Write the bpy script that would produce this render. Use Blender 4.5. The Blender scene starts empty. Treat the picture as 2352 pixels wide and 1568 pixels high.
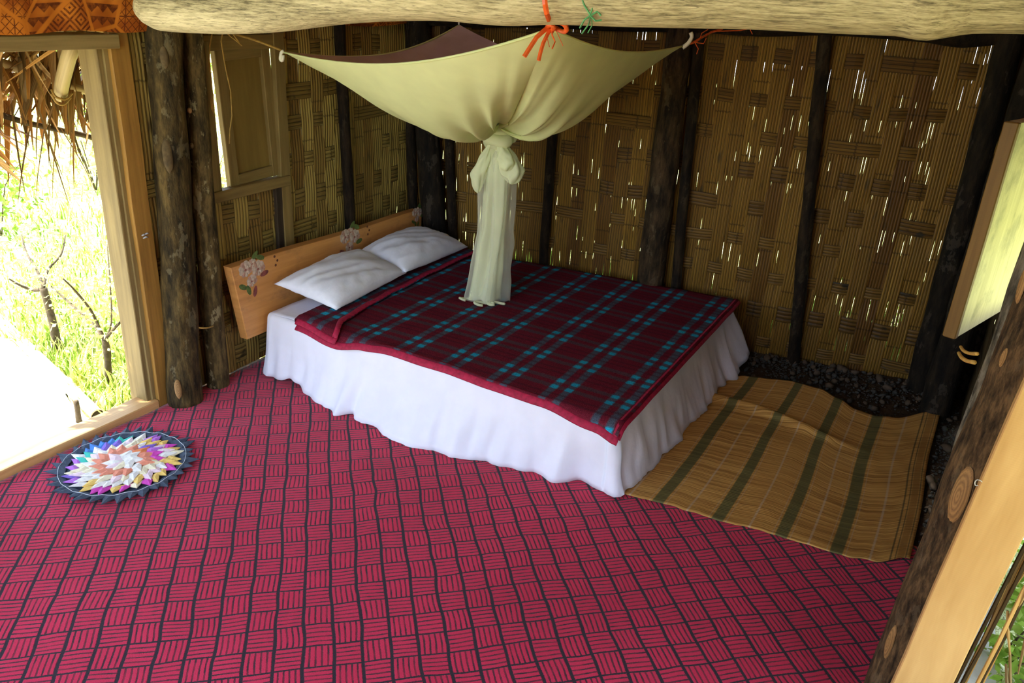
import bpy, bmesh, math, random
import numpy as np
from mathutils import Vector, Matrix, noise
random.seed(7); rs = np.random.RandomState(7)
S = bpy.context.scene
COL = S.collection

# ------------------------------------------------------------------ camera
F_PX, YAW, TILT, ROLL = 1852.816, -0.49358, 0.41388, -0.05819
CAM = Vector((2.81646, -2.64219, 1.88743))
def _basis():
    f = Vector((math.sin(YAW)*math.cos(TILT), math.cos(YAW)*math.cos(TILT), -math.sin(TILT)))
    r = Vector((math.cos(YAW), -math.sin(YAW), 0)); d = f.cross(r)
    c, s = math.cos(ROLL), math.sin(ROLL)
    return c*r+s*d, -s*r+c*d, f
RGT, DWN, FWD = _basis()
cam_d = bpy.data.cameras.new('camera'); cam = bpy.data.objects.new('camera', cam_d); COL.objects.link(cam)
m = Matrix((RGT, -DWN, -FWD)).transposed().to_4x4(); m.translation = CAM
cam.matrix_world = m
cam_d.sensor_width = 36; cam_d.sensor_fit = 'HORIZONTAL'; cam_d.lens = F_PX/2352*36
cam_d.clip_start = 0.05; cam_d.clip_end = 300
S.camera = cam

# ------------------------------------------------------------------ world, sun, exposure
W = bpy.data.worlds.new('world'); S.world = W; W.use_nodes = True
nt = W.node_tree; bg = nt.nodes['Background']
tc = nt.nodes.new('ShaderNodeTexCoord'); sx = nt.nodes.new('ShaderNodeSeparateXYZ'); cr = nt.nodes.new('ShaderNodeValToRGB')
nt.links.new(tc.outputs['Generated'], sx.inputs[0]); nt.links.new(sx.outputs['Z'], cr.inputs[0]); nt.links.new(cr.outputs[0], bg.inputs[0])
e = cr.color_ramp.elements; e[0].position = 0.0; e[0].color = (0.86, 0.93, 1.0, 1); e[1].position = 0.6; e[1].color = (0.45, 0.66, 1.0, 1)
bg.inputs[1].default_value = 3.0
sun_d = bpy.data.lights.new('sun', 'SUN'); sun_d.energy = 12.0; sun_d.angle = 0.01; sun_d.color = (1, 0.95, 0.84)
sun = bpy.data.objects.new('sun', sun_d); COL.objects.link(sun)
SUN_DIR = Vector((-0.50, -0.34, 1.0)).normalized()          # towards the sun
sun.rotation_euler = SUN_DIR.to_track_quat('Z', 'Y').to_euler()
def portal(name, loc, nrm, sx_, sy_):
    d = bpy.data.lights.new(name, 'AREA'); d.shape = 'RECTANGLE'; d.size = sx_; d.size_y = sy_; d.cycles.is_portal = True
    o = bpy.data.objects.new(name, d); COL.objects.link(o); o.location = loc
    o.rotation_euler = (-Vector(nrm)).to_track_quat('Z', 'Y').to_euler()
    return o
portal('daylight_left_door', (-0.24, -0.92, 0.8), (1, 0, 0), 1.65, 0.85)
portal('daylight_right_door', (3.20, -1.2, 0.95), (-1, 0, 0), 1.9, 1.0)
portal('daylight_front', (0.9, -3.1, 1.4), (0, 1, 0), 2.8, 2.3)
portal('daylight_right_window', (3.16, 0.4, 1.27), (-1, 0, 0), 0.7, 0.65)
S.view_settings.view_transform = 'Standard'; S.view_settings.look = 'None'; S.view_settings.gamma = 1.0
S.view_settings.use_curve_mapping = False
S.view_settings.exposure = 0.95
S.cycles.max_bounces = 12; S.cycles.diffuse_bounces = 6; S.cycles.transparent_max_bounces = 16
S.cycles.sample_clamp_indirect = 12
S.cycles.use_denoising = True

# ------------------------------------------------------------------ pixel helpers (photo pixel -> point on a real plane)
def ray(px, py): return RGT*((px-1176)/F_PX) + DWN*((py-784)/F_PX) + FWD
def onx(px, py, X): v = ray(px, py); return CAM + v*((X-CAM.x)/v.x)
def ony(px, py, Y): v = ray(px, py); return CAM + v*((Y-CAM.y)/v.y)
def onz(px, py, Z=0.0): v = ray(px, py); return CAM + v*((Z-CAM.z)/v.z)

# ------------------------------------------------------------------ object helpers
def tag(o, label=None, cat=None, group=None, kind=None):
    if label: o['label'] = label
    if cat: o['category'] = cat
    if group: o['group'] = group
    if kind: o['kind'] = kind
    return o
def link(o, parent=None):
    COL.objects.link(o)
    if parent is not None:
        o.parent = parent
        o.matrix_parent_inverse = Matrix.Translation(-Vector(parent.location)) if parent.rotation_euler[:] == (0, 0, 0) else parent_inv(parent)
    return o
def parent_inv(p):
    return (Matrix.Translation(p.location) @ p.rotation_euler.to_matrix().to_4x4()).inverted()
def empty(name, loc=(0, 0, 0)):
    o = bpy.data.objects.new(name, None); o.location = loc; o.empty_display_size = 0.05; COL.objects.link(o); return o
def mesh(name, V, F, mats=None, parent=None, smooth=True, uv=None, fm=None):
    me = bpy.data.meshes.new(name)
    me.from_pydata([tuple(v) for v in V], [], [tuple(f) for f in F])
    if mats is not None:
        for mm in (mats if isinstance(mats, (list, tuple)) else [mats]): me.materials.append(mm)
    if fm is not None: me.polygons.foreach_set('material_index', fm)
    if smooth: me.polygons.foreach_set('use_smooth', [True]*len(me.polygons))
    if uv is not None:
        l = me.uv_layers.new(name='UVMap')
        li = np.empty(len(me.loops), dtype=np.int32); me.loops.foreach_get('vertex_index', li)
        l.data.foreach_set('uv', np.asarray(uv, dtype=np.float32)[li].ravel())
    me.update()
    o = bpy.data.objects.new(name, me)
    return link(o, parent)
class MB:
    """collects geometry for ONE mesh object"""
    def __init__(s): s.V = []; s.F = []; s.U = []; s.M = []
    def add(s, V, F, U=None, mi=0):
        b = len(s.V); s.V += [tuple(v) for v in V]; s.F += [tuple(i+b for i in f) for f in F]
        s.U += list(U) if U is not None else [(v[0]+v[1], v[2]) for v in V]; s.M += [mi]*len(F)
    def build(s, name, mats, parent=None, smooth=True): return mesh(name, s.V, s.F, mats, parent, smooth, s.U, s.M)
def grid(nu, nv, fn, close_u=False):
    """fn(u,v) with u,v in 0..1 -> point ; returns V,F,UV"""
    V, U, F = [], [], []
    for j in range(nv+1):
        for i in range(nu+(0 if close_u else 1)):
            u, v = i/nu, j/nv; V.append(tuple(fn(u, v))); U.append((u, v))
    w = nu if close_u else nu+1
    for j in range(nv):
        for i in range(nu):
            a = j*w+i; b = j*w+(i+1) % w if close_u else a+1
            F.append((a, b, b+w, a+w))
    return V, F, U
def fr(t):
    t = t.normalized(); a = Vector((0, 0, 1)) if abs(t.z) < 0.9 else Vector((0, 1, 0))
    x = t.cross(a).normalized(); return x, t.cross(x).normalized()
def tube(P, R, n=10, bump=0.0, bf=6.0, seed=0, cap=True, sq=1.0, sub=1):
    """lofted round bar through points P with radii R; V,F,UV (u round, v metres)"""
    P = [Vector(p) for p in P]; R = list(R) if hasattr(R, '__len__') else [R]*len(P)
    if sub > 1:
        P2, R2 = [], []
        for k in range(len(P)-1):
            p0 = P[max(k-1, 0)]; p1 = P[k]; p2 = P[k+1]; p3 = P[min(k+2, len(P)-1)]
            for q in range(sub):
                t = q/sub
                P2.append(0.5*((2*p1)+(p2-p0)*t+(2*p0-5*p1+4*p2-p3)*t*t+(3*p1-p0-3*p2+p3)*t**3)); R2.append(R[k]*(1-t)+R[k+1]*t)
        P2.append(P[-1]); R2.append(R[-1]); P, R = P2, R2
    V, U, F = [], [], []; L = 0; x = None
    for k, p in enumerate(P):
        t = (P[min(k+1, len(P)-1)]-P[max(k-1, 0)])
        if x is None: x, y = fr(t)
        else:
            t = t.normalized(); x = (x-t*x.dot(t)).normalized(); y = t.cross(x).normalized()
        if k: L += (p-P[k-1]).length
        for i in range(n):
            a = 2*math.pi*i/n; d = x*math.cos(a)+y*math.sin(a)*sq; r = R[k]
            if bump: r *= 1+bump*noise.noise((math.cos(a)*1.3+seed, math.sin(a)*1.3+seed*2.1, L*bf))
            V.append(p+d*r); U.append((i/n, L))
    for k in range(len(P)-1):
        for i in range(n):
            a = k*n+i; b = k*n+(i+1) % n; F.append((a, b, b+n, a+n))
    if cap: F.append(tuple(range(n-1, -1, -1))); F.append(tuple(range(len(V)-n, len(V))))
    return V, F, U
def boxg(c, s, ax=None, bev=0.004, wob=0.0, seg=1, seed=0):
    """bevelled plank centred c, full size s, axes ax (3 vectors); long axis 0 may be cut into seg pieces and wobble"""
    c = Vector(c); X, Y, Z = [Vector(a).normalized() for a in (ax or ((1, 0, 0), (0, 1, 0), (0, 0, 1)))]
    hx, hy, hz = s[0]/2, s[1]/2, s[2]/2; b = min(bev, hy*0.45, hz*0.45)
    ring = [(-hy+b, -hz), (hy-b, -hz), (hy, -hz+b), (hy, hz-b), (hy-b, hz), (-hy+b, hz), (-hy, hz-b), (-hy, -hz+b)]
    V, U, F = [], [], []; stations = [(-hx, 1)]+[(-hx+2*hx*k/seg, 0) for k in range(0, seg+1)]+[(hx, 1)]
    stations = [(-hx, b), (-hx+b, 0)]+[(-hx+2*hx*k/seg, 0) for k in range(1, seg)]+[(hx-b, 0), (hx, b)]
    for (px, ins) in stations:
        for i, (py, pz) in enumerate(ring):
            qy = py-math.copysign(ins, py)*(1 if ins else 0); qz = pz-math.copysign(ins, pz)*(1 if ins else 0)
            w = Vector((0, 0, 0))
            if wob: w = Y*wob*noise.noise((px*3+seed, 1.7, 0))+Z*wob*noise.noise((px*3+seed, 9.1, 3))+Y*wob*.4*noise.noise((px*14+seed, py*9, pz*9))
            V.append(c+X*px+Y*qy+Z*qz+w); U.append((py+pz*1.3+hy+hz, px+hx))
    n = 8
    for k in range(len(stations)-1):
        for i in range(n): F.append((k*n+i, k*n+(i+1) % n, (k+1)*n+(i+1) % n, (k+1)*n+i))
    F.append(tuple(range(n-1, -1, -1))); F.append(tuple(range(len(V)-n, len(V))))
    return V, F, U
def part(name, g, mat, parent, smooth=False): return mesh(name, g[0], g[1], mat, parent, smooth, g[2])
def lerp(a, b, t): return a+(b-a)*t
def interp(x, pts):
    if x <= pts[0][0]: return pts[0][1]
    for (x0, y0), (x1, y1) in zip(pts, pts[1:]):
        if x <= x1:
            t = (x-x0)/(x1-x0); t = t*t*(3-2*t); return y0+(y1-y0)*t
    return pts[-1][1]

# ------------------------------------------------------------------ materials
class NT:
    def __init__(s, name):
        s.m = bpy.data.materials.new(name); s.m.use_nodes = True; s.t = s.m.node_tree; s.b = s.t.nodes['Principled BSDF']; s.out = s.t.nodes['Material Output']
    def n(s, ty, ins=None, **kw):
        o = s.t.nodes.new('ShaderNode'+ty)
        for k, v in kw.items(): setattr(o, k, v)
        for k, v in (ins or {}).items(): s.set(o.inputs[k], v)
        return o
    def set(s, sock, v):
        if hasattr(v, 'is_output') or isinstance(v, bpy.types.NodeSocket): s.t.links.new(v, sock)
        else: sock.default_value = v
    def val(s, v): return v
    def math(s, op, a, b=0.0, c=0.0, clamp=False):
        o = s.n('Math', operation=op, use_clamp=clamp); s.set(o.inputs[0], a); s.set(o.inputs[1], b)
        if op in ('MULTIPLY_ADD', 'SMOOTH_MIN', 'WRAP', 'COMPARE'): s.set(o.inputs[2], c)
        return o.outputs[0]
    def mix(s, f, a, b, bt='MIX'):
        o = s.n('Mix', data_type='RGBA', blend_type=bt); s.set(o.inputs[0], f)
        s.set(o.inputs[6], a if not isinstance(a, tuple) or len(a) == 4 else (*a, 1)); s.set(o.inputs[7], b if not isinstance(b, tuple) or len(b) == 4 else (*b, 1)); return o.outputs[2]
    def ramp(s, f, stops, interp='LINEAR'):
        o = s.n('ValToRGB'); s.set(o.inputs[0], f); cr = o.color_ramp; cr.interpolation = interp
        while len(cr.elements) < len(stops): cr.elements.new(0.5)
        for el, (p, c) in zip(cr.elements, stops): el.position = p; el.color = (*c, 1) if len(c) == 3 else c
        return o.outputs[0]
    def noise(s, vec, scale, detail=3.0, rough=0.55, dist=0.0):
        o = s.n('TexNoise', {'Scale': scale, 'Detail': detail, 'Roughness': rough, 'Distortion': dist}); s.set(o.inputs['Vector'], vec); return o.outputs['Fac']
    def smooth(s, x, a, b):
        o = s.n('MapRange', interpolation_type='SMOOTHSTEP'); s.set(o.inputs[0], x); o.inputs[1].default_value = a; o.inputs[2].default_value = b; return o.outputs[0]
    def obj(s): return s.n('TexCoord').outputs['Object']
    def uv(s): return s.n('TexCoord').outputs['UV']
    def scale(s, vec, sc, rot=(0, 0, 0), loc=(0, 0, 0)):
        o = s.n('Mapping'); s.set(o.inputs[0], vec); o.inputs['Location'].default_value = loc; o.inputs['Rotation'].default_value = rot; o.inputs['Scale'].default_value = sc; return o.outputs[0]
    def sep(s, vec): o = s.n('SeparateXYZ'); s.set(o.inputs[0], vec); return o.outputs
    def comb(s, x, y, z=0.0): o = s.n('CombineXYZ'); s.set(o.inputs[0], x); s.set(o.inputs[1], y); s.set(o.inputs[2], z); return o.outputs[0]
    def rnd(s): return s.n('ObjectInfo').outputs['Random']
    def fin(s, col, rough=0.8, bump=None, bs=0.3, bd=0.01, spec=0.3, **kw):
        s.set(s.b.inputs['Base Color'], col if not isinstance(col, tuple) or len(col) == 4 else (*col, 1)); s.set(s.b.inputs['Roughness'], rough); s.b.inputs['Specular IOR Level'].default_value = spec
        if bump is not None:
            o = s.n('Bump', {'Strength': bs, 'Distance': bd}); s.set(o.inputs['Height'], bump); s.t.links.new(o.outputs[0], s.b.inputs['Normal'])
        for k, v in kw.items(): s.set(s.b.inputs[k.replace('_', ' ')], v)
        return s.m
def plain(name, col, rough=0.8, var=0.25, sc=14, spec=0.3, bs=0.15):
    t = NT(name); f = t.noise(t.obj(), sc, 4)
    lo = tuple(c*(1-var) for c in col); hi = tuple(min(1, c*(1+var)) for c in col)
    return t.fin(t.ramp(f, [(0.3, lo), (0.7, hi)]), rough, f, bs, 0.004, spec)
def m_bamboo(name, dark, mid, lite, stain=0.5, sv=5.0):
    t = NT(name); uv = t.uv(); r = t.rnd()
    s = t.sep(uv); v2 = t.math('ADD', s[1], t.math('MULTIPLY', r, 37.0))
    st = t.noise(t.comb(t.math('MULTIPLY', s[0], 9.0), t.math('MULTIPLY', v2, 1.3), t.math('MULTIPLY', r, 11.0)), 1.0, 4, 0.6)
    c = t.ramp(st, [(0.28, dark), (0.5, mid), (0.74, lite)])
    tint = t.ramp(t.math('FRACT', t.math('MULTIPLY', r, 17.3)), [(0, (0.60, 0.46, 0.32)), (0.3, (0.95, 0.9, 0.8)), (0.65, (1.15, 1.1, 1.0)), (1, (0.8, 0.72, 0.62))])
    c = t.mix(1.0, c, tint, 'MULTIPLY')
    # node rings across the split cane
    nd = t.math('PINGPONG', t.math('ADD', v2, t.math('MULTIPLY', t.noise(t.comb(s[0], 0.0), 2.0), 0.03)), 0.19)
    c = t.mix(t.math('MULTIPLY', t.smooth(nd, 0.007, 0.001), 0.65), c, (dark[0]*.45, dark[1]*.42, dark[2]*.4))
    # groove between splints
    fu = t.math('PINGPONG', s[0], 0.5)
    c = t.mix(t.math('MULTIPLY', t.smooth(fu, 0.20, 0.02), 0.9), c, (dark[0]*.3, dark[1]*.28, dark[2]*.25))
    # smoky stains
    ns = t.noise(t.comb(t.math('MULTIPLY', s[0], 0.35), t.math('MULTIPLY', v2, sv), t.math('MULTIPLY', r, 5.0)), 1.0, 3)
    c = t.mix(t.math('MULTIPLY', t.smooth(ns, 0.60, 0.74), stain), c, (0.02, 0.016, 0.008))
    return t.fin(c, 0.62, st, 0.2, 0.003, 0.28)
B_BACK = m_bamboo('bamboo_golden', (0.065, 0.032, 0.003), (0.165, 0.092, 0.011), (0.33, 0.195, 0.034), 0.6)
B_BACK_X = m_bamboo('bamboo_golden_weft', (0.042, 0.020, 0.002), (0.115, 0.062, 0.008), (0.23, 0.135, 0.025), 1.0, 11.0)
B_LEFT = m_bamboo('bamboo_olive', (0.11, 0.078, 0.016), (0.275, 0.205, 0.052), (0.50, 0.39, 0.125), 0.7)
B_LEFT_X = m_bamboo('bamboo_olive_weft', (0.09, 0.066, 0.014), (0.22, 0.165, 0.044), (0.40, 0.31, 0.10), 0.9, 9.0)
B_DARK = m_bamboo('bamboo_dark', (0.02, 0.014, 0.006), (0.05, 0.034, 0.014), (0.09, 0.06, 0.028), 0.6)  # much darker brown set of the bamboo tones
def m_bark(name, base, patch, pa=0.5, sc=1.0, fine=None):
    t = NT(name); uv = t.uv(); o = t.obj()
    g = t.noise(t.scale(o, (26*sc, 26*sc, 7*sc)), 1.0, 6, 0.68)
    c = t.ramp(g, [(0.36, tuple(x*.25 for x in base)), (0.5, base), (0.66, fine or tuple(min(1, x*2.4) for x in base))])
    p = t.noise(t.scale(o, (17, 17, 8)), 1.0, 5, 0.66)
    p2 = t.noise(t.scale(o, (45, 45, 35)), 1.0, 3)
    c = t.mix(t.math('MULTIPLY', t.smooth(t.math('ADD', p, t.math('MULTIPLY', p2, 0.22)), 0.68, 0.73), pa), c, patch)
    return t.fin(c, 0.85, g, 0.9, 0.012, 0.2)
BARK_DARK = m_bark('bark_dark', (0.046, 0.030, 0.009), (0.22, 0.185, 0.10), 0.30)
BARK_LICHEN = m_bark('bark_lichen', (0.070, 0.048, 0.016), (0.27, 0.225, 0.115), 0.7, 1.0)
BARK_BLACK = m_bark('bark_black', (0.009, 0.006, 0.003), (0.07, 0.055, 0.04), 0.4)
BARK_BROWN = m_bark('bark_brown', (0.030, 0.018, 0.008), (0.12, 0.09, 0.05), 0.35)
POLE = m_bark('pole_dark', (0.012, 0.007, 0.003), (0.05, 0.037, 0.02), 0.4)
def m_wood(name, a, b, grain=1.0, rough=0.6, knots=True, spec=0.3, dirt=0.0):
    t = NT(name); s = t.sep(t.uv()); r = t.rnd()
    vec = t.comb(t.math('MULTIPLY', s[0], 38*grain), t.math('MULTIPLY', s[1], 2.2), t.math('MULTIPLY', r, 20.0))
    g = t.noise(vec, 1.0, 5, 0.6, 0.4)
    f = t.noise(t.comb(t.math('MULTIPLY', s[0], 7), t.math('MULTIPLY', s[1], 3.0), r), 1.0, 3)
    c = t.ramp(t.math('ADD', t.math('MULTIPLY', g, 0.65), t.math('MULTIPLY', f, 0.35)), [(0.32, a), (0.66, b)])
    saw = t.n('TexWave', {'Scale': 55.0, 'Distortion': 2.5, 'Detail': 1.0}, wave_type='BANDS', bands_direction='Y'); t.set(saw.inputs[0], t.uv())
    c = t.mix(t.math('MULTIPLY', saw.outputs['Fac'], 0.05), c, tuple(x*.5 for x in a))
    if dirt: c = t.mix(t.math('MULTIPLY', t.smooth(t.noise(t.obj(), 6.0, 5, 0.65), 0.5, 0.68), dirt), c, (0.05, 0.05, 0.03))
    return t.fin(c, rough, g, 0.25, 0.003, spec)
WOOD_NEW = m_wood('wood_fresh', (0.40, 0.20, 0.065), (0.70, 0.42, 0.17), 1.0, 0.55)
WOOD_PALE = m_wood('wood_pale', (0.40, 0.215, 0.070), (0.58, 0.36, 0.145), 0.45, 0.5)
WOOD_EDGE = m_wood('wood_shutter_edge', (0.12, 0.062, 0.012), (0.22, 0.12, 0.025), 1.0, 0.6)
WOOD_GREY = m_wood('wood_greyed', (0.16, 0.108, 0.034), (0.29, 0.21, 0.078), 1.0, 0.75)
WOOD_FRAME = m_wood('wood_doorframe', (0.13, 0.085, 0.027), (0.27, 0.19, 0.068), 1.0, 0.65)
WOOD_JAMB = m_wood('wood_jamb_brown', (0.20, 0.10, 0.018), (0.38, 0.20, 0.04), 1.0, 0.6)
WOOD_SHUT = m_wood('wood_shutter', (0.14, 0.095, 0.027), (0.25, 0.175, 0.056), 1.0, 0.7)
WOOD_PANEL = m_wood('wood_shutter_panel', (0.15, 0.098, 0.020), (0.22, 0.148, 0.034), 0.5, 0.7)
WOOD_DARK = m_wood('wood_dark', (0.018, 0.012, 0.007), (0.045, 0.03, 0.016), 1.0, 0.8)
PLY = m_wood('plywood_pale', (0.44, 0.40, 0.20), (0.64, 0.60, 0.34), 0.7, 0.6, dirt=0.35)  # yellow-green of outdoor bounce light put into the base tint
def m_log():
    t = NT('log_peeled'); o = t.obj()
    g = t.noise(t.scale(o, (11, 130, 130)), 1.0, 5, 0.75)
    f = t.noise(t.scale(o, (1.1, 6, 6)), 1.0, 4, 0.6)
    c = t.ramp(t.math('ADD', t.math('MULTIPLY', g, 0.62), t.math('MULTIPLY', f, 0.38)), [(0.36, (0.10, 0.085, 0.04)), (0.46, (0.36, 0.31, 0.165)), (0.60, (0.60, 0.53, 0.31))])
    sp = t.noise(t.scale(o, (22, 210, 210)), 1.0, 2)
    c = t.mix(t.math('MULTIPLY', t.smooth(sp, 0.57, 0.66), 0.5), c, (0.09, 0.075, 0.045))
    cr = t.noise(t.scale(o, (0.7, 30, 30)), 1.0, 2)
    c = t.mix(t.math('MULTIPLY', t.smooth(t.math('ABSOLUTE', t.math('SUBTRACT', cr, 0.5)), 0.006, 0.0), 0.55), c, (0.05, 0.035, 0.02))
    return t.fin(c, 0.7, g, 0.3, 0.003, 0.25)
LOG = m_log()
def m_cut():
    t = NT('cut_knot'); o = t.uv(); s = t.sep(o)
    n_ = t.noise(t.scale(o, (14, 14, 14)), 1.0, 4)
    w = t.math('SINE', t.math('MULTIPLY', t.math('ADD', s[1], t.math('MULTIPLY', n_, 0.12)), 26.0))
    c = t.mix(t.math('MULTIPLY', t.math('ADD', w, 1.0), 0.32), (0.33, 0.18, 0.06), (0.13, 0.07, 0.025))
    c = t.mix(t.smooth(n_, 0.56, 0.7), c, (0.10, 0.06, 0.03))
    return t.fin(c, 0.7, n_, 0.3, 0.003)
KNOT = m_cut()
KNOT_DARK = plain('knot_grey', (0.085, 0.056, 0.022), 0.8, 0.35, 40)
def m_carpet():
    t = NT('carpet_basket_weave'); o = t.obj()
    p = t.scale(o, (1, 1, 1))
    nv = t.n('TexNoise', {'Scale': 4.2, 'Detail': 2.0}); t.set(nv.inputs['Vector'], o)
    off = t.n('VectorMath', operation='MULTIPLY_ADD'); t.set(off.inputs[0], nv.outputs['Color']); off.inputs[1].default_value = (0.028, 0.028, 0); t.set(off.inputs[2], o)
    nv2 = t.n('TexNoise', {'Scale': 300.0, 'Detail': 1.0}); t.set(nv2.inputs['Vector'], o)
    off2 = t.n('VectorMath', operation='MULTIPLY_ADD'); t.set(off2.inputs[0], nv2.outputs['Color']); off2.inputs[1].default_value = (0.004, 0.004, 0); t.set(off2.inputs[2], off.outputs[0])
    ph = 0.72922; c_ = 0.0870393; s = t.sep(off2.outputs[0])
    ox, oy = 1.47636+0.016, -1.33503+0.016
    x = t.math('SUBTRACT', s[0], ox); y = t.math('SUBTRACT', s[1], oy)
    u = t.math('MULTIPLY', t.math('ADD', t.math('MULTIPLY', x, math.cos(ph)), t.math('MULTIPLY', y, math.sin(ph))), 1/c_)
    v = t.math('MULTIPLY', t.math('ADD', t.math('MULTIPLY', x, -math.sin(ph)), t.math('MULTIPLY', y, math.cos(ph))), 1/c_)
    fu, fv = t.math('PINGPONG', u, 0.5), t.math('PINGPONG', v, 0.5)
    lu = t.smooth(fu, 0.080, 0.045); lv = t.smooth(fv, 0.052, 0.024)
    par = t.math('MODULO', t.math('ADD', t.math('ADD', t.math('FLOOR', u), t.math('FLOOR', v)), 400.0), 2.0)
    su = t.math('PINGPONG', t.math('MULTIPLY', t.math('FRACT', u), 5.0), 0.5); sv = t.math('PINGPONG', t.math('MULTIPLY', t.math('FRACT', v), 5.0), 0.5)
    st = t.smooth(t.math('ADD', t.math('MULTIPLY', su, t.math('SUBTRACT', 1.0, par)), t.math('MULTIPLY', sv, par)), 0.215, 0.10)
    wear = t.noise(o, 22.0, 3)
    st = t.math('MULTIPLY', st, t.ramp(wear, [(0.3, (0.55,)*3), (0.6, (0.95,)*3)]))
    ln = t.math('MAXIMUM', t.math('MAXIMUM', lu, lv), st)
    pile = t.noise(o, 420.0, 2)
    tint = t.noise(o, 1.7, 3)
    red = t.ramp(t.math('ADD', t.math('MULTIPLY', pile, 0.5), t.math('MULTIPLY', tint, 0.5)), [(0.3, (0.50, 0.022, 0.060)), (0.7, (0.74, 0.045, 0.112))])
    drk = t.ramp(pile, [(0.3, (0.024, 0.019, 0.026)), (0.7, (0.05, 0.04, 0.05))])
    h = t.math('ADD', t.math('MULTIPLY', pile, 0.5), t.math('MULTIPLY', ln, -0.6))
    return t.fin(t.mix(ln, red, drk), 0.95, h, 0.45, 0.006, 0.1, Sheen_Weight=0.25, Sheen_Roughness=0.35)
CARPET = m_carpet()
def m_mat():
    t = NT('woven_straw'); s = t.sep(t.uv())                    # u metres across the stripes, v metres along them
    rib = t.math('PINGPONG', t.math('MULTIPLY', s[1], 95.0), 0.5)
    stn = t.noise(t.comb(t.math('MULTIPLY', s[0], 1.8), t.math('MULTIPLY', s[1], 110.0)), 1.0, 3)
    c = t.ramp(stn, [(0.32, (0.24, 0.105, 0.020)), (0.5, (0.50, 0.265, 0.062)), (0.68, (0.68, 0.40, 0.115))])
    def band(x0, w, soft=0.003): return t.smooth(t.math('ABSOLUTE', t.math('SUBTRACT', s[0], x0)), w+soft, w-soft)
    for x0 in (0.19, 0.43, 0.67, 0.87):
        c = t.mix(t.math('MULTIPLY', band(x0, 0.0225), 0.85), c, t.mix(stn, (0.035, 0.05, 0.022), (0.11, 0.135, 0.045)))
        for dx in (-0.033, 0.033): c = t.mix(t.math('MULTIPLY', band(x0+dx, 0.0015, 0.002), 0.55), c, (0.48, 0.38, 0.26))
    for x0 in (0.075, 0.31, 0.55, 0.77, 0.985): c = t.mix(t.math('MULTIPLY', band(x0, 0.004, 0.002), 0.5), c, (0.55, 0.44, 0.32))
    for x0, w in ((1.05, 0.003), (1.066, 0.002), (1.10, 0.002)): c = t.mix(t.math('MULTIPLY', band(x0, w, 0.002), 0.75), c, (0.035, 0.04, 0.02))
    c = t.mix(t.math('MULTIPLY', band(1.083, 0.012), 0.6), c, (0.22, 0.10, 0.02))
    d = t.noise(t.uv(), 5.5, 5, 0.7)
    c = t.mix(t.math('MULTIPLY', t.smooth(d, 0.66, 0.74), 0.8), c, (0.03, 0.022, 0.012))
    return t.fin(c, 0.7, t.math('ADD', rib, stn), 0.5, 0.003, 0.3)
MAT = m_mat()
def m_sheet(name, col, sc=9.0, bs=0.35):
    t = NT(name); n_ = t.noise(t.obj(), sc, 4, 0.6); f = t.noise(t.obj(), 260, 1)
    return t.fin(t.ramp(n_, [(0.3, tuple(x*.93 for x in col)), (0.7, col)]), 0.85, t.math('ADD', n_, t.math('MULTIPLY', f, 0.05)), bs, 0.012, 0.15)
SHEET = m_sheet('white_cotton', (0.80, 0.82, 0.92), 7.0)
PILLOW = m_sheet('pillow_cotton', (0.80, 0.83, 0.93), 30.0, 0.12)
def m_blanket():
    t = NT('plaid_wool'); o = t.obj(); s = t.sep(o)
    w = t.n('TexNoise', {'Scale': 60.0, 'Detail': 2.0}); t.set(w.inputs['Vector'], o)
    wv = t.sep(w.outputs['Color'])
    x = t.math('MULTIPLY_ADD', wv[0], 0.012, s[0]); y = t.math('MULTIPLY_ADD', wv[1], 0.012, s[1])
    def stripes(a, c0, per, half, wd):
        p = t.math('PINGPONG', t.math('SUBTRACT', t.math('ADD', a, 10*per), c0), per/2)     # distance to the stripe-pair centre
        return t.smooth(t.math('ABSOLUTE', t.math('SUBTRACT', p, half)), wd, wd*0.45)
    sx_ = stripes(x, 0.576, 0.2515, 0.034, 0.022)       # lines that run across the bed
    sy_ = stripes(y, 0.165, 0.228, 0.031, 0.021)        # lines that run along the bed
    sy2 = stripes(y, 0.165+0.114, 0.228, 0.02, 0.010)
    f = t.noise(o, 210.0, 2)
    base = t.ramp(f, [(0.3, (0.080, 0.007, 0.015)), (0.7, (0.155, 0.016, 0.030))])
    dull = t.ramp(f, [(0.3, (0.030, 0.034, 0.042)), (0.7, (0.062, 0.068, 0.085))])
    teal = t.ramp(f, [(0.3, (0.006, 0.20, 0.34)), (0.7, (0.025, 0.42, 0.62))])
    c = t.mix(t.math('MULTIPLY', sx_, 0.78), base, t.mix(0.14, dull, teal)); c = t.mix(t.math('MULTIPLY', sy_, 0.6), c, dull)
    c = t.mix(t.math('MULTIPLY', sy2, 0.45), c, (0.05, 0.012, 0.02))
    c = t.mix(t.math('MULTIPLY', t.math('MULTIPLY', sx_, sy_), 0.95), c, teal)
    return t.fin(c, 0.95, f, 0.5, 0.004, 0.05)
BLANKET = m_blanket()
BIND = plain('red_binding', (0.33, 0.010, 0.045), 0.7, 0.3, 60)
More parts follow.
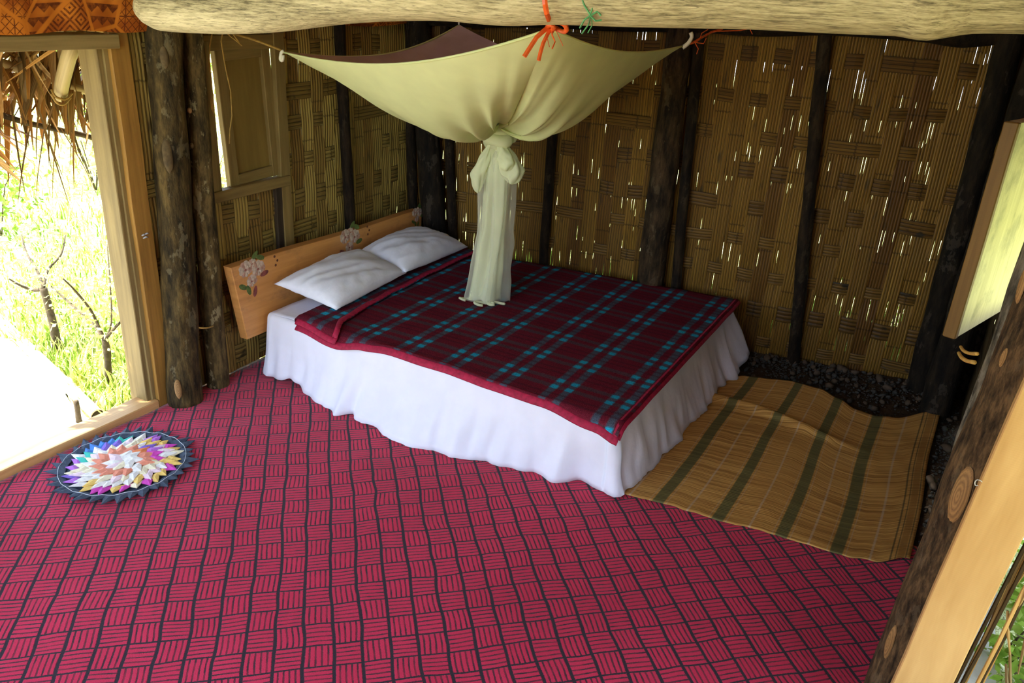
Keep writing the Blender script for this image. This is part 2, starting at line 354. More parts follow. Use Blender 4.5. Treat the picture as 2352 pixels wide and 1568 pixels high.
def m_net(name, col, trans, transp):
    t = NT(name); f = t.noise(t.obj(), 5.0, 3)
    c = t.ramp(f, [(0.3, tuple(x*.88 for x in col)), (0.7, col)])
    d = t.n('BsdfDiffuse'); t.set(d.inputs[0], c); tl = t.n('BsdfTranslucent'); t.set(tl.inputs[0], c); tp = t.n('BsdfTransparent')
    m1 = t.n('MixShader'); m1.inputs[0].default_value = trans; t.t.links.new(d.outputs[0], m1.inputs[1]); t.t.links.new(tl.outputs[0], m1.inputs[2])
    lw = t.n('LayerWeight', {'Blend': 0.35}); fac = t.math('MULTIPLY', t.math('SUBTRACT', 1.0, lw.outputs['Facing']), transp)
    m2 = t.n('MixShader'); t.t.links.new(fac, m2.inputs[0]); t.t.links.new(m1.outputs[0], m2.inputs[1]); t.t.links.new(tp.outputs[0], m2.inputs[2])
    t.t.links.new(m2.outputs[0], t.out.inputs[0]); return t.m
NET = m_net('net_cream', (0.86, 0.93, 0.50), 0.30, 0.12)
NET_SIDE = m_net('net_cream_sheer', (0.84, 0.90, 0.54), 0.4, 0.22)
VEIL = m_net('net_veil', (0.82, 0.82, 0.72), 0.4, 0.75)
TAIL = m_net('net_tail', (0.86, 0.90, 0.62), 0.3, 0.15)
PURPLE = None
def m_purple():
    t = NT('purple_satin'); f = t.noise(t.obj(), 6, 3)
    return t.fin(t.ramp(f, [(0.3, (0.36, 0.21, 0.25)), (0.7, (0.50, 0.31, 0.42))]), 0.32, None, spec=0.6, Sheen_Weight=0.2)
PURPLE = m_purple()
RIBBON = plain('orange_ribbon', (0.75, 0.12, 0.02), 0.4, 0.2, 30, 0.5)
GREEN_STR = plain('green_string', (0.10, 0.32, 0.13), 0.5, 0.3, 30)
RAFFIA = plain('raffia', (0.36, 0.22, 0.05), 0.7, 0.35, 40)
WHITE_TIE = plain('white_tie', (0.72, 0.70, 0.60), 0.7, 0.1, 30)
HEAD = None
def m_head():
    t = NT('headboard_varnish'); o = t.obj(); s = t.sep(t.uv())
    g = t.noise(t.scale(o, (3, 2.5, 40)), 1.0, 4)
    c = t.ramp(g, [(0.3, (0.50, 0.22, 0.055)), (0.7, (0.64, 0.31, 0.09))])
    d = t.noise(t.scale(o, (5, 5, 9)), 1.0, 5, 0.7)
    c = t.mix(t.math('MULTIPLY', t.smooth(d, 0.52, 0.72), 0.45), c, (0.19, 0.10, 0.05))
    return t.fin(c, 0.45, g, 0.08, 0.002, 0.4)
HEAD = m_head()
ROSE = plain('rose_pink', (0.42, 0.25, 0.18), 0.6, 0.35, 70); ROSE_D = plain('rose_dark', (0.22, 0.06, 0.05), 0.6, 0.4, 60); DEC_GREEN = plain('decal_green', (0.09, 0.13, 0.03), 0.6, 0.4, 60); DEC_DOT = plain('decal_dot', (0.12, 0.04, 0.02), 0.6, 0.2)
ROSE_W = plain('rose_white', (0.50, 0.40, 0.31), 0.6, 0.3, 60)
NAVY = plain('navy_felt', (0.050, 0.068, 0.10), 0.8, 0.3, 60)
PATCH = [plain('patch_'+n, c, 0.8, 0.15, 60) for n, c in dict(white=(0.80, 0.78, 0.72), yellow=(0.80, 0.55, 0.14), cream=(0.82, 0.74, 0.50), orange=(0.75, 0.22, 0.07), purple=(0.45, 0.16, 0.60), violet=(0.20, 0.12, 0.50), green=(0.04, 0.46, 0.36), blue=(0.05, 0.20, 0.55), magenta=(0.60, 0.06, 0.42), coral=(0.72, 0.25, 0.15), pink=(0.80, 0.62, 0.66)).items()]
PN = dict(zip('white yellow cream orange purple violet green blue magenta coral pink'.split(), PATCH))
THREAD = plain('white_thread', (0.75, 0.8, 0.85), 0.7, 0.05)
def m_tapa():
    t = NT('tapa_print_cloth'); s = t.sep(t.uv())
    def grid_(n_): return t.math('PINGPONG', t.math('MULTIPLY', s[0], n_), 0.5), t.math('PINGPONG', t.math('MULTIPLY', s[1], n_), 0.5)
    a, b = grid_(16.0)                                     # star lattice
    l1 = t.smooth(t.math('MINIMUM', t.math('MINIMUM', a, b), t.math('MINIMUM', t.math('ABSOLUTE', t.math('SUBTRACT', a, b)), t.math('ABSOLUTE', t.math('SUBTRACT', t.math('ADD', a, b), 0.5)))), 0.05, 0.02)
    c1, d1 = grid_(12.0)                                   # nested diamonds
    l2 = t.smooth(t.math('PINGPONG', t.math('MULTIPLY', t.math('ADD', c1, d1), 4.0), 0.5), 0.28, 0.18)
    e1, g1 = grid_(22.0)                                   # rows of triangles
    l3 = t.smooth(t.math('SUBTRACT', e1, t.math('FRACT', t.math('MULTIPLY', s[1], 22.0))), -0.25, -0.15)
    vo = t.n('TexVoronoi', {'Scale': 5.5}); t.set(vo.inputs[0], t.comb(s[0], s[1])); vr = t.sep(vo.outputs['Color'])[0]
    l = t.mix(t.smooth(vr, 0.48, 0.5), t.mix(t.smooth(vr, 0.28, 0.3), l1, l3), t.mix(t.smooth(vr, 0.73, 0.75), l2, l1))
    f = t.noise(t.uv(), 60, 3)
    base = t.ramp(t.noise(t.uv(), 7.0, 2), [(0.4, (0.30, 0.075, 0.006)), (0.6, (0.52, 0.17, 0.016))])
    edge = t.n('TexVoronoi', {'Scale': 5.5}, feature='DISTANCE_TO_EDGE'); t.set(edge.inputs[0], t.comb(s[0], s[1]))
    c = t.mix(t.math('MULTIPLY', l, t.ramp(f, [(0.3, (0.5,)*3), (0.6, (0.95,)*3)])), base, (0.085, 0.016, 0.003))
    c = t.mix(t.smooth(edge.outputs[0], 0.045, 0.02), c, (0.50, 0.16, 0.014))
    return t.fin(c, 0.75, f, 0.1, 0.002, 0.2)
TAPA = m_tapa()
def m_dirt():
    t = NT('packed_earth'); o = t.obj(); f = t.noise(o, 30, 5, 0.7); g = t.noise(o, 3, 3)
    return t.fin(t.ramp(t.math('ADD', t.math('MULTIPLY', f, .6), t.math('MULTIPLY', g, .4)), [(0.3, (0.020, 0.012, 0.006)), (0.7, (0.075, 0.046, 0.024))]), 0.95, f, 0.9, 0.02, 0.1)
DIRT = m_dirt()
STONE = plain('pebble_grey', (0.045, 0.042, 0.036), 0.75, 0.5, 25); STONE_B = plain('pebble_brown', (0.075, 0.05, 0.03), 0.75, 0.4, 25)
def m_path():
    t = NT('pale_path'); o = t.obj(); f = t.noise(o, 12, 5, 0.6)
    return t.fin(t.ramp(f, [(0.3, (0.58, 0.52, 0.40)), (0.7, (0.72, 0.67, 0.55))]), 0.9, f, 0.3, 0.02, 0.1)
PATH = m_path()
def m_meadow():
    t = NT('meadow_ground'); o = t.obj(); f = t.noise(o, 2.2, 6, 0.7); g = t.noise(o, 17, 4, 0.7)
    c = t.ramp(t.math('ADD', t.math('MULTIPLY', f, .5), t.math('MULTIPLY', g, .5)), [(0.36, (0.24, 0.27, 0.05)), (0.5, (0.55, 0.56, 0.20)), (0.62, (0.82, 0.78, 0.46))])  # sun glare on the meadow put into these pale tones
    return t.fin(c, 0.9, g, 0.8, 0.05, 0.1)
MEADOW = m_meadow()
def m_leafy(name, cols, tr=0.4):
    t = NT(name); f = t.noise(t.obj(), 9.0, 3, 0.7); c = t.ramp(f, [(0.3, cols[0]), (0.5, cols[1]), (0.7, cols[2])])
    d = t.n('BsdfDiffuse'); t.set(d.inputs[0], c); tl = t.n('BsdfTranslucent'); t.set(tl.inputs[0], c); m1 = t.n('MixShader'); m1.inputs[0].default_value = tr
    t.t.links.new(d.outputs[0], m1.inputs[1]); t.t.links.new(tl.outputs[0], m1.inputs[2]); t.t.links.new(m1.outputs[0], t.out.inputs[0]); return t.m
LEAF_Y = m_leafy('leaf_yellowgreen', ((0.33, 0.34, 0.05), (0.68, 0.66, 0.22), (0.84, 0.80, 0.44)))  # overexposed sunlit look put into the paler leaf colours
LEAF_G = m_leafy('leaf_green', ((0.10, 0.20, 0.02), (0.24, 0.36, 0.05), (0.42, 0.52, 0.12)))
def m_thatch():
    t = NT('dry_palm_leaf'); s = t.sep(t.uv()); r = t.rnd()
    g = t.noise(t.comb(t.math('MULTIPLY', s[0], 14), t.math('MULTIPLY', s[1], 1.2), t.math('MULTIPLY', r, 9)), 1.0, 4)
    c = t.ramp(g, [(0.3, (0.15, 0.085, 0.026)), (0.5, (0.38, 0.235, 0.075)), (0.72, (0.62, 0.45, 0.19))])
    c = t.mix(1.0, c, t.ramp(t.math('FRACT', t.math('MULTIPLY', r, 7.7)), [(0, (0.35, 0.33, 0.30)), (0.35, (0.8, 0.75, 0.68)), (0.7, (1.15, 0.95, 0.7)), (1, (1.0, 0.65, 0.35))]), 'MULTIPLY')
    return t.fin(c, 0.65, g, 0.3, 0.003, 0.3)
THATCH = m_thatch()
BAMBOO_POLE = m_wood('bamboo_pole_dry', (0.36, 0.27, 0.11), (0.56, 0.44, 0.21), 0.4, 0.5)
BAMBOO_GREEN = m_wood('bamboo_pole_pale', (0.55, 0.55, 0.32), (0.75, 0.74, 0.50), 0.4, 0.5)
METAL = plain('wire_metal', (0.45, 0.45, 0.45), 0.35, 0.1, 20, 0.6)
#--STRUCTURE--
# ================================================================== STRUCTURE
XL = -0.20
def struct(name, loc=(0, 0, 0)): return tag(empty(name, loc), kind='structure')
def splints(mapfn, a0, a1, c, w, nr, depth, seed, slit=0.10, slw=(0.0012, 0.0028), base=-0.0005, da=0.03, wob=0.004):
    """one flattened bamboo strip of nr splints; mapfn(along, across, depth) -> point"""
    R = random.Random(seed); na = max(3, int((a1-a0)/da)); V, F, U = [], [], []
    gaps = []
    for b in range(nr+1):
        g = [base]*(na+1)
        edge = 1.25 if b in (0, nr) else 1.0
        for _ in range(int((a1-a0)/0.35)+1):
            k0 = R.randrange(0, na)
            if R.random() < slit*edge*(1.9 if noise.noise((c*2.1, (a0+(a1-a0)*k0/na)*2.6, slit*50)) > 0.08 else 0.35):
                ln = R.randrange(2, 6); wd = R.uniform(*slw)*0.5*edge
                for k in range(k0, min(na, k0+ln)+1): g[k] = max(g[k], wd*math.sin(math.pi*(k-k0+0.4)/(ln+0.8)))
        gaps.append(g)
    o1 = R.random()*50
    for r in range(nr):
        for k in range(na+1):
            a = a0+(a1-a0)*k/na; cc = c+wob*noise.noise((a*2.5, o1, 0)); d = depth(a)
            l = cc-w/2+r*w/nr+gaps[r][k]; q = cc-w/2+(r+1)*w/nr-gaps[r+1][k]
            V += [mapfn(a, l, d), mapfn(a, (l+q)/2, d+0.0034), mapfn(a, q, d)]
            U += [(r+0.0, a), (r+0.5, a), (r+1.0, a)]
        b0 = r*(na+1)*3
        for k in range(na):
            p = b0+k*3; F += [(p, p+1, p+4, p+3), (p+1, p+2, p+5, p+4)]
    return V, F, U
def weave(name, A, B, nin, z0, z1, pitch, zp, mat, holes=(), nr=6, hw=0.078, seed=0, slit=0.25, zr0=0.10, slw=(0.0009, 0.0018), parent=None, matx=None, amp=0.0075, ov=0.0012):
    A, B = Vector((*A, 0)), Vector((*B, 0)); T = (B-A).normalized(); Lw = (B-A).length; N = Vector((*nin, 0)).normalized()
    root = parent or struct(name, (A.x, A.y, z0))
    vmap = lambda a, c, d: A+T*c+N*d+Vector((0, 0, a))
    hmap = lambda a, c, d: A+T*a+N*d+Vector((0, 0, c))
    nv = int(round(Lw/pitch)); pitch = Lw/nv
    jit = [random.Random(seed*31+i).uniform(-0.05, 0.05) for i in range(nv)]
    rows = []; z = z0+zr0
    while z < z1-0.02: rows.append(z); z += zp
    Rw = random.Random(seed*77+5); sgn = [[(1 if (i+k) % 2 == 0 else -1)*(-1 if Rw.random() < 0.13 else 1) for k in range(-1, len(rows)+2)] for i in range(-1, nv+2)]
    def eas(x, n_):
        k = math.floor(x); t = x-k; k = max(-1, min(n_, k)); return k, t*t*(3-2*t)
    def dv(i, a):
        k, t = eas((a-z0-zr0)/zp, len(rows)-1); return amp*lerp(sgn[i+1][k+1], sgn[i+1][k+2], t)
    def dh(k, a):
        i, t = eas(a/pitch-0.5, nv-1); return -amp*lerp(sgn[i+1][k+1], sgn[i+2][k+1], t)
    def cut(lo, hi, at, axis):
        iv = [(lo, hi)]
        for (s0, s1, h0, h1) in holes:
            (p0, p1, q0, q1) = (s0, s1, h0, h1) if axis == 'v' else (h0, h1, s0, s1)
            if p0 < at < p1:
                nw = []
                for (x0, x1) in iv:
                    if q0 > x0: nw.append((x0, min(x1, q0)))
                    if q1 < x1: nw.append((max(x0, q1), x1))
                iv = [(x0, x1) for x0, x1 in nw if x1-x0 > 0.04]
        return iv
    for i in range(nv):
        sc = (i+0.5)*pitch; sg = -1 if i % 2 else 1
        for (x0, x1) in cut(z0, z1, sc, 'v'):
            w_ = pitch*(1.0+random.Random(i+seed).uniform(-.01, .03))+ov
            g = splints(vmap, x0, x1, sc, w_, nr, lambda a, i=i: dv(i, a), seed*1000+i, slit, slw)
            part('bamboo_strip', g, mat, root)
    for k, zk in enumerate(rows):
        sg = -1 if k % 2 else 1
        for (x0, x1) in cut(0, Lw, zk, 'h'):
            g = splints(hmap, x0, x1, zk+random.Random(k+seed*7).uniform(-.018, .018), hw*random.Random(k+seed).uniform(.75, 1.2), 4, lambda a, k=k: dh(k, a), seed*1000+500+k, 0.05, (0.0008, 0.0015), wob=0.020, da=0.022)
            part('bamboo_strip', g, matx or mat, root)
    return root, T, N
# back wall, left wall, right wall (woven flattened bamboo)
A_BK, B_BK = (-0.24, 1.50), (3.10, 1.97)
wall_back, T_BK, N_BK = weave('wall_back', A_BK, B_BK, (0.139, -0.99), 0.0, 1.80, 0.0835, 0.19, B_BACK, (), 6, 0.075, 1, 0.21, matx=B_BACK_X)
YL0 = -0.44
wall_left, _, _ = weave('wall_left', (XL, YL0), (XL, 1.52), (1, 0), 0.0, 1.70, 0.0825, 0.18, B_LEFT, [(-0.10-YL0, 0.37-YL0, 0.92, 1.60)], 5, 0.085, 2, 0.012, matx=B_LEFT_X, amp=0.0045, ov=0.009)
weave('wall_left', (XL, -3.0), (XL, -1.42), (1, 0), 0.0, 1.70, 0.16, 0.25, B_LEFT, (), 4, 0.085, 3, 0.05, parent=wall_left)
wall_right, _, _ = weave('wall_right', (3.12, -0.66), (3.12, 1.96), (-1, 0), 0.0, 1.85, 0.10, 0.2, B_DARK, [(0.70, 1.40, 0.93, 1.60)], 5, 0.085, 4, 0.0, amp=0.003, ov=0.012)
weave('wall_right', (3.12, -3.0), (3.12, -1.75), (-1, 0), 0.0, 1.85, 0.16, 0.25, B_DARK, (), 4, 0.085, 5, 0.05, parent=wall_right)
front_light_block, _, _ = weave('front_light_block', (2.05, -3.04), (3.12, -3.04), (0, 1), 0.0, 2.3, 0.16, 0.25, B_LEFT, (), 4, 0.085, 8, 0.03)  # unseen wall piece added to block light on the right side
# floor of packed earth with pebbles along the walls
V, F, U = grid(66, 106, lambda u, v: (lerp(-0.22, 3.14, u), lerp(-3.42, 2.02, v), -0.012+0.006*noise.noise((u*40, v*60, 0))+(0.04*max(0, lerp(-3.42, 2.02, v)-1.5)/0.4)))
floor = tag(mesh('floor', V, F, DIRT, None, True, U), kind='structure')
def pebble(seed):
    bm = bmesh.new(); bmesh.ops.create_icosphere(bm, subdivisions=1, radius=1)
    for v in bm.verts: v.co *= 1+0.35*noise.noise(v.co*1.3+Vector((seed*3.1, 0, 0))); v.co.z *= 0.62
    me = bpy.data.meshes.new('stone'); bm.to_mesh(me); bm.free(); me.polygons.foreach_set('use_smooth', [True]*len(me.polygons)); return me
PEB = [pebble(i) for i in range(6)]
for i, me in enumerate(PEB): me.materials.append(STONE if i % 3 else STONE_B)
def zone(R):
    """random point on the bare strip between mat and walls"""
    if R.random() < 0.72:
        s = R.uniform(2.02, 3.0); yb = 1.50+(s+0.24)*0.1407
        yt = interp(s, [(2.0, 1.36), (2.2, 1.50), (2.45, 1.53), (2.65, 1.41), (2.8, 1.47), (3.0, 1.57)])
        return s, lerp(yb-0.03, yt-0.05, min(1, abs(R.gauss(0, 0.42))))
    return R.uniform(3.02, 3.10), R.uniform(0.1, 1.75)
R = random.Random(5)
for i in range(250):
    x, y = zone(R); r = R.uniform(0.007, 0.017) if i % 6 else R.uniform(0.015, 0.026)
    o = bpy.data.objects.new('stone', PEB[i % 6]); COL.objects.link(o); o.parent = floor
    o.location = (x, y, -0.004+0.04*max(0, y-1.5)/0.4+r*0.35); o.rotation_euler = (R.random(), R.random(), R.random()*6); o.scale = (r*R.uniform(.9, 1.4), r, r*R.uniform(.8, 1.1))
g = MB(); base = [(v.co.copy()) for v in PEB[0].vertices]; bf = [tuple(p.vertices) for p in PEB[0].polygons]
for i in range(1500):
    x, y = zone(R); r = R.uniform(0.003, 0.007); rz = Matrix.Rotation(R.random()*6, 3, 'Z')
    g.add([rz@(c*r)+Vector((x, y, -0.006+0.04*max(0, y-1.5)/0.4+r*.4)) for c in base], bf)
tag(g.build('gravel', STONE, floor), kind='stuff')

# door 1: left doorway (jambs, lintel, sill)
d1 = struct('door_1', (-0.22, -0.95, 0))
AXZ = ((0, 0, 1), (1, 0, 0), (0, 1, 0)); AYX = ((0, 1, 0), (1, 0, 0), (0, 0, 1)); AXX = ((1, 0, 0), (0, 1, 0), (0, 0, 1))
part('jamb', boxg((-0.255, -0.543, 0.82), (1.64, 0.115, 0.03), AXZ, 0.003, 0.004, 12, 1), WOOD_FRAME, d1)
part('door_stop', boxg((-0.225, -0.520, 0.82), (1.62, 0.07, 0.034), AXZ, 0.003, 0.004, 12, 2), WOOD_GREY, d1)
part('jamb', boxg((-0.183, -0.474, 0.83), (1.70, 0.030, 0.085), AXZ, 0.003, 0.005, 12, 3), WOOD_JAMB, d1)
part('jamb', boxg((-0.255, -1.36, 0.82), (1.64, 0.115, 0.03), AXZ, 0.003, 0.004, 12, 4), WOOD_FRAME, d1)
part('jamb', boxg((-0.183, -1.40, 0.83), (1.70, 0.030, 0.085), AXZ, 0.003, 0.005, 12, 5), WOOD_JAMB, d1)
part('lintel', boxg((-0.225, -0.98, 1.612), (0.99, 0.15, 0.052), AYX, 0.003, 0.003, 8, 6), WOOD_GREY, d1)
part('sill', boxg((-0.220, -0.95, 0.018), (0.86, 0.11, 0.055), AYX, 0.004, 0.004, 8, 7), WOOD_NEW, d1)
lt = MB()
for (y, z, r) in ((-0.476, 0.815, 0.012), (-0.468, 0.83, 0.010), (-0.484, 0.828, 0.009)):
    V, F, U = tube([(-0.166, y-r, z), (-0.163, y, z+r*.4), (-0.166, y+r, z)], [0.003, 0.004, 0.003], 6); lt.add(V, F, U)
lt.build('latch', METAL, d1)
# window 1: small shuttered window in the left wall
w1 = struct('window_1', (-0.2, 0.15, 0.92))
part('window_jamb', boxg((-0.188, -0.073, 1.25), (0.70, 0.035, 0.08), AXZ, 0.003, 0.003, 8, 11), WOOD_GREY, w1)
part('window_head', boxg((-0.19, 0.14, 1.590), (0.56, 0.035, 0.065), AYX, 0.003, 0.003, 8, 12), WOOD_SHUT, w1)
part('window_sill', boxg((-0.185, 0.135, 0.918), (0.54, 0.05, 0.052), AYX, 0.003, 0.004, 8, 13), WOOD_SHUT, w1)
part('window_jamb', boxg((-0.185, 0.382, 1.03), (1.20, 0.032, 0.068), AXZ, 0.003, 0.008, 8, 14), WOOD_SHUT, w1)
part('window_brace', boxg((-0.190, 0.335, 0.70), (0.42, 0.025, 0.055), AXZ, 0.003, 0.006, 8, 15), WOOD_DARK, w1)
tl = math.radians(2.6); sa = ((0, -math.sin(tl), math.cos(tl)), (1, 0, 0), (0, math.cos(tl), math.sin(tl))); sb = (sa[2], (1, 0, 0), sa[0])
def sh(y, z): return Vector((-0.208, 0.190, 1.255))+Vector(sa[2])*y+Vector(sa[0])*z
shut = tag(empty('shutter', (-0.208, 0.178, 0.95)), None); shut.parent = w1; shut.matrix_parent_inverse = Matrix.Translation(-Vector(w1.location))
for yy in (-0.138, 0.138): part('stile', boxg(sh(yy, 0), (0.625, 0.032, 0.055), sa, 0.003, 0.002, 6, 16+yy), WOOD_SHUT, shut)
for zz in (-0.285, 0.287): part('rail', boxg(sh(0, zz), (0.225, 0.030, 0.052), sb, 0.003, 0.002, 4, 17+zz), WOOD_SHUT, shut)
part('panel', boxg(sh(0, 0)-Vector((0.008, 0, 0)), (0.53, 0.008, 0.225), sa, 0.002), WOOD_PANEL, shut)
# window 2: right wall opening with a thick board shutter standing ajar
w2 = struct('window_2', (3.1, 0.4, 0.93))
part('window_sill', boxg((3.11, 0.39, 0.912), (0.76, 0.07, 0.04), AYX, 0.003, 0.003, 6, 21), WOOD_DARK, w2)
part('window_head', boxg((3.11, 0.39, 1.625), (0.76, 0.07, 0.05), AYX, 0.003, 0.003, 6, 22), WOOD_DARK, w2)
part('window_jamb', boxg((3.11, 0.745, 1.27), (0.72, 0.07, 0.05), AXZ, 0.003, 0.003, 6, 23), WOOD_DARK, w2)
sd = Vector((0.31, 0.95, 0)).normalized(); sn = Vector((sd.y, -sd.x, 0))
p0 = Vector((2.905, 0.115, 0.94))
sh2 = empty('shutter', p0); sh2.parent = w2; sh2.matrix_parent_inverse = Matrix.Translation(-Vector(w2.location))
part('edge_batten', boxg(p0+sd*0.011+Vector((0, 0, 0.335)), (0.67, 0.040, 0.024), ((0, 0, 1), sn, sd), 0.003, 0.0015, 6, 24), WOOD_EDGE, sh2)
part('panel', boxg(p0+sd*0.32+Vector((0, 0, 0.335)), (0.67, 0.034, 0.59), ((0, 0, 1), sn, sd), 0.002, 0.0, 1, 25), PLY, sh2)
# door 2: right doorway, its pale board jamb stands in front of the trunk post
d2 = struct('door_2', (3.05, -0.72, 0))
part('jamb', boxg((3.089, -0.722, 1.0), (2.1, 0.122, 0.036), ((0.066, 0, 1), (1, 0, -0.066), (0, 1, 0)), 0.003, 0.003, 20, 31), WOOD_PALE, d2)
part('jamb', boxg((3.15, -1.70, 1.0), (2.1, 0.13, 0.036), AXZ, 0.003, 0.003, 20, 32), WOOD_PALE, d2)
part('lintel', boxg((3.12, -1.21, 2.03), (1.06, 0.13, 0.05), AYX, 0.003, 0.003, 8, 33), WOOD_PALE, d2)
hk = onx(2250, 1107, 3.0); hk = ony(2251, 1107, -0.748)
part('wire_hook', tube([hk+Vector(q) for q in ((.004, .004, 0), (0, -.004, .006), (-.007, -.004, .006), (-.010, -.004, -.001), (-.007, -.004, -.009), (-.002, -.004, -.007))], 0.0011, 6, sub=3), METAL, d2, True)
R = random.Random(11)
for i in range(9):     # ragged ends of the split bamboo outside the jamb
    x = 3.150+0.006*i; y = -0.70+R.uniform(-.015, .015)
    part('bamboo_strip', boxg((x, y, 0.75+R.uniform(-.1, .1)), (1.6, 0.012, 0.007), ((0.066+R.uniform(-.012, .012), R.uniform(-.01, .01), 1), (0, 1, 0), (1, 0, 0)), 0.001, 0.008, 10, 40+i), THATCH if i % 3 else B_BACK, wall_right)
for i in range(26):
    z = R.uniform(0.0, 1.3); x = 3.115+0.066*z+R.random()*0.06; a = R.uniform(-.5, .5); L_ = R.uniform(.1, .22)
    part('straw', tube([(x, -0.705, z), (x+0.01+a*.03, -0.715+R.uniform(-.01, .01), z-L_*.5), (x+0.02+a*.07, -0.71, z-L_)], [0.003, 0.004, 0.0015], 4), THATCH, wall_right)

# roof (thatched planes over the hut)
def roof_plane(x0, z0, x1, z1, seed):
    V, F, U = [], [], []
    ny = 12; nx = 8; n = Vector((-(z1-z0), 0, x1-x0)).normalized()*(1 if x1 > x0 else -1)*0.10
    for lay in (0, 1):
        for j in range(ny+1):
            for i in range(nx+1):
                p = Vector((lerp(x0, x1, i/nx), lerp(-3.0, 2.4, j/ny), lerp(z0, z1, i/nx)))
                V.append(p+n*lay+Vector((0, 0, 0.02*noise.noise((i*.7+seed, j*.7, lay))))); U.append((p.y, p.x))
    w = nx+1; off = w*(ny+1)
    for j in range(ny):
        for i in range(nx):
            a = j*w+i; F += [(a, a+w, a+w+1, a+1), (off+a, off+a+1, off+a+w+1, off+a+w)]
    for j in range(ny): a = j*w; F += [(a, off+a, off+a+w, a+w), (a+nx, a+nx+w, off+a+nx+w, off+a+nx)]
    for i in range(nx): F += [(i, i+1, off+i+1, off+i), (ny*w+i, off+ny*w+i, off+ny*w+i+1, ny*w+i+1)]
    return V, F, U
ceiling = struct('ceiling', (1.46, -0.8, 3.0))
part('roof_slope', roof_plane(-0.90, 1.52, 1.46, 3.15, 1), THATCH, ceiling)
part('roof_slope', roof_plane(4.15, 1.18, 1.46, 3.15, 2), THATCH, ceiling)  # right eave lowered and lengthened out of view to cut skylight
def gable(y, z0, lab):
    V = [(-0.24, y, z0), (3.14, y, z0), (3.14, y, 2.0), (1.46, y, 3.12), (-0.24, y, 2.0)]; V2 = [(a, b+0.04, c) for a, b, c in V]
    return V+V2, [(0, 1, 2, 3, 4), (9, 8, 7, 6, 5)]+[(i, i+5, (i+1) % 5+5, (i+1) % 5) for i in range(5)], [(v[0], v[2]) for v in V+V2]
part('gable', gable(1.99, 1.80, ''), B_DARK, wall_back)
# ================================================================== POSTS AND BEAMS
NB = Vector((N_BK.x, N_BK.y, 0)); AB = Vector((*A_BK, 0))
def onback(px, py, off):
    o = AB+NB*off; v = ray(px, py); t = NB.dot(o-CAM)/NB.dot(v); return CAM+v*t
def onleft(px, py, off): return onx(px, py, XL+off)
def scar(P, toward, w, h, mat, parent, up=Vector((0, 0, 1)), name='knot_scar'):
    n = toward if toward.length < 1.5 else (toward-P).normalized(); x = up.cross(n).normalized(); y = n.cross(x)
    def f(u, v):
        a = 2*math.pi*u; r = v; k = 1+0.10*noise.noise((math.cos(a)*2+P.x*9, math.sin(a)*2, 0))
        return P+x*math.cos(a)*r*w*k+y*math.sin(a)*r*h*k+n*(0.004*(1-r**4)-0.004*r**4)
    V, F, U = grid(16, 5, f, True)
    U = [(v*1.0*math.cos(2*math.pi*u), v) for u, v in U]
    return mesh(name, V, F, mat, parent, True, U)
def post(name, label, pts, R, mat, cat='post', group=None, n=14, bump=0.16, seed=0, sub=5, bf=5.0):
    root = empty(name, pts[0]); tag(root, label, cat, group)
    V, F, U = tube(pts, R, n, bump, bf, seed, True, 1.0, sub)
    mesh('trunk' if cat == 'post' else 'pole', V, F, mat, root, True, U)
    return root
def ext(top, bot, z0, z1, bend=0.0, seed=0, k=5):
    P = []
    for i in range(k+1):
        z = lerp(z0, z1, i/k); t = (z-bot.z)/(top.z-bot.z); q = bot.lerp(top, t)
        q = q+Vector((noise.noise((seed, i*1.3, 0)), noise.noise((seed, i*1.3, 5)), 0))*bend; P.append(q)
    return P
p_ = ext(onleft(378, 90, 0.075), onleft(424, 905, 0.075), -0.03, 1.85, 0.004, 1)
post1 = post('wall_post', 'thick dark bark post with grey oval knots beside the left doorway', p_, [0.078, 0.074, 0.072, 0.072, 0.070, 0.068], BARK_DARK, seed=1, n=18)
def at_post(px, py, off, r, plane=onleft):
    P = plane(px, py, off); d = (CAM-P); d.z = 0; return P+d.normalized()*(r)
for (px, py, w, h, mt) in ((377, 128, .017, .042, KNOT_DARK), (384, 350, .020, .070, KNOT_DARK), (407, 878, .016, .045, KNOT), (408, 210, .010, .05, KNOT_DARK)):
    P = at_post(px, py, 0.075, 0.071); scar(P, CAM.lerp(P, .0), w, h, mt, post1)
p_ = ext(onleft(441, 95, 0.068), onleft(499, 860, 0.068), -0.03, 1.85, 0.006, 2)
post2 = post('wall_post', 'slimmer bark post with pale lichen patches, between knotted post and window', p_, [0.052, 0.053, 0.050, 0.047, 0.045, 0.044], BARK_LICHEN, seed=2, n=16)
P = at_post(435, 250, 0.068, 0.046); scar(P, CAM, .010, .012, KNOT, post2)
P = at_post(440, 330, 0.068, 0.046); scar(P, CAM, .009, .012, KNOT_DARK, post2)
P = at_post(468, 690, 0.12, 0.0)
part('binding', tube([onleft(436, 745, 0.02), onleft(455, 752, .13), onleft(480, 752, .13), onleft(500, 742, .06)], 0.004, 6, sub=4), RAFFIA, post2, True)
post('wall_pole', 'thin dark pole on the woven left wall, right of the small window', ext(onleft(786, 190, 0.035), onleft(803, 500, 0.035), -0.02, 1.78, 0.005, 3), 0.030, POLE, 'pole', seed=3)
post('corner_post', 'black bark post flecked white in the corner behind the headboard', ext(onback(978, 270, .10), onback(1000, 530, .10), -0.02, 1.8, 0.004, 4), [.074, .072, .072, .070, .068, .066], BARK_BLACK, seed=4, n=16)
post('wall_pole', 'thin brown-black pole just right of the black corner post', ext(onback(1030, 300, .05), onback(1040, 545, .05), -0.02, 1.8, 0.004, 5), 0.027, POLE, 'pole', seed=5)
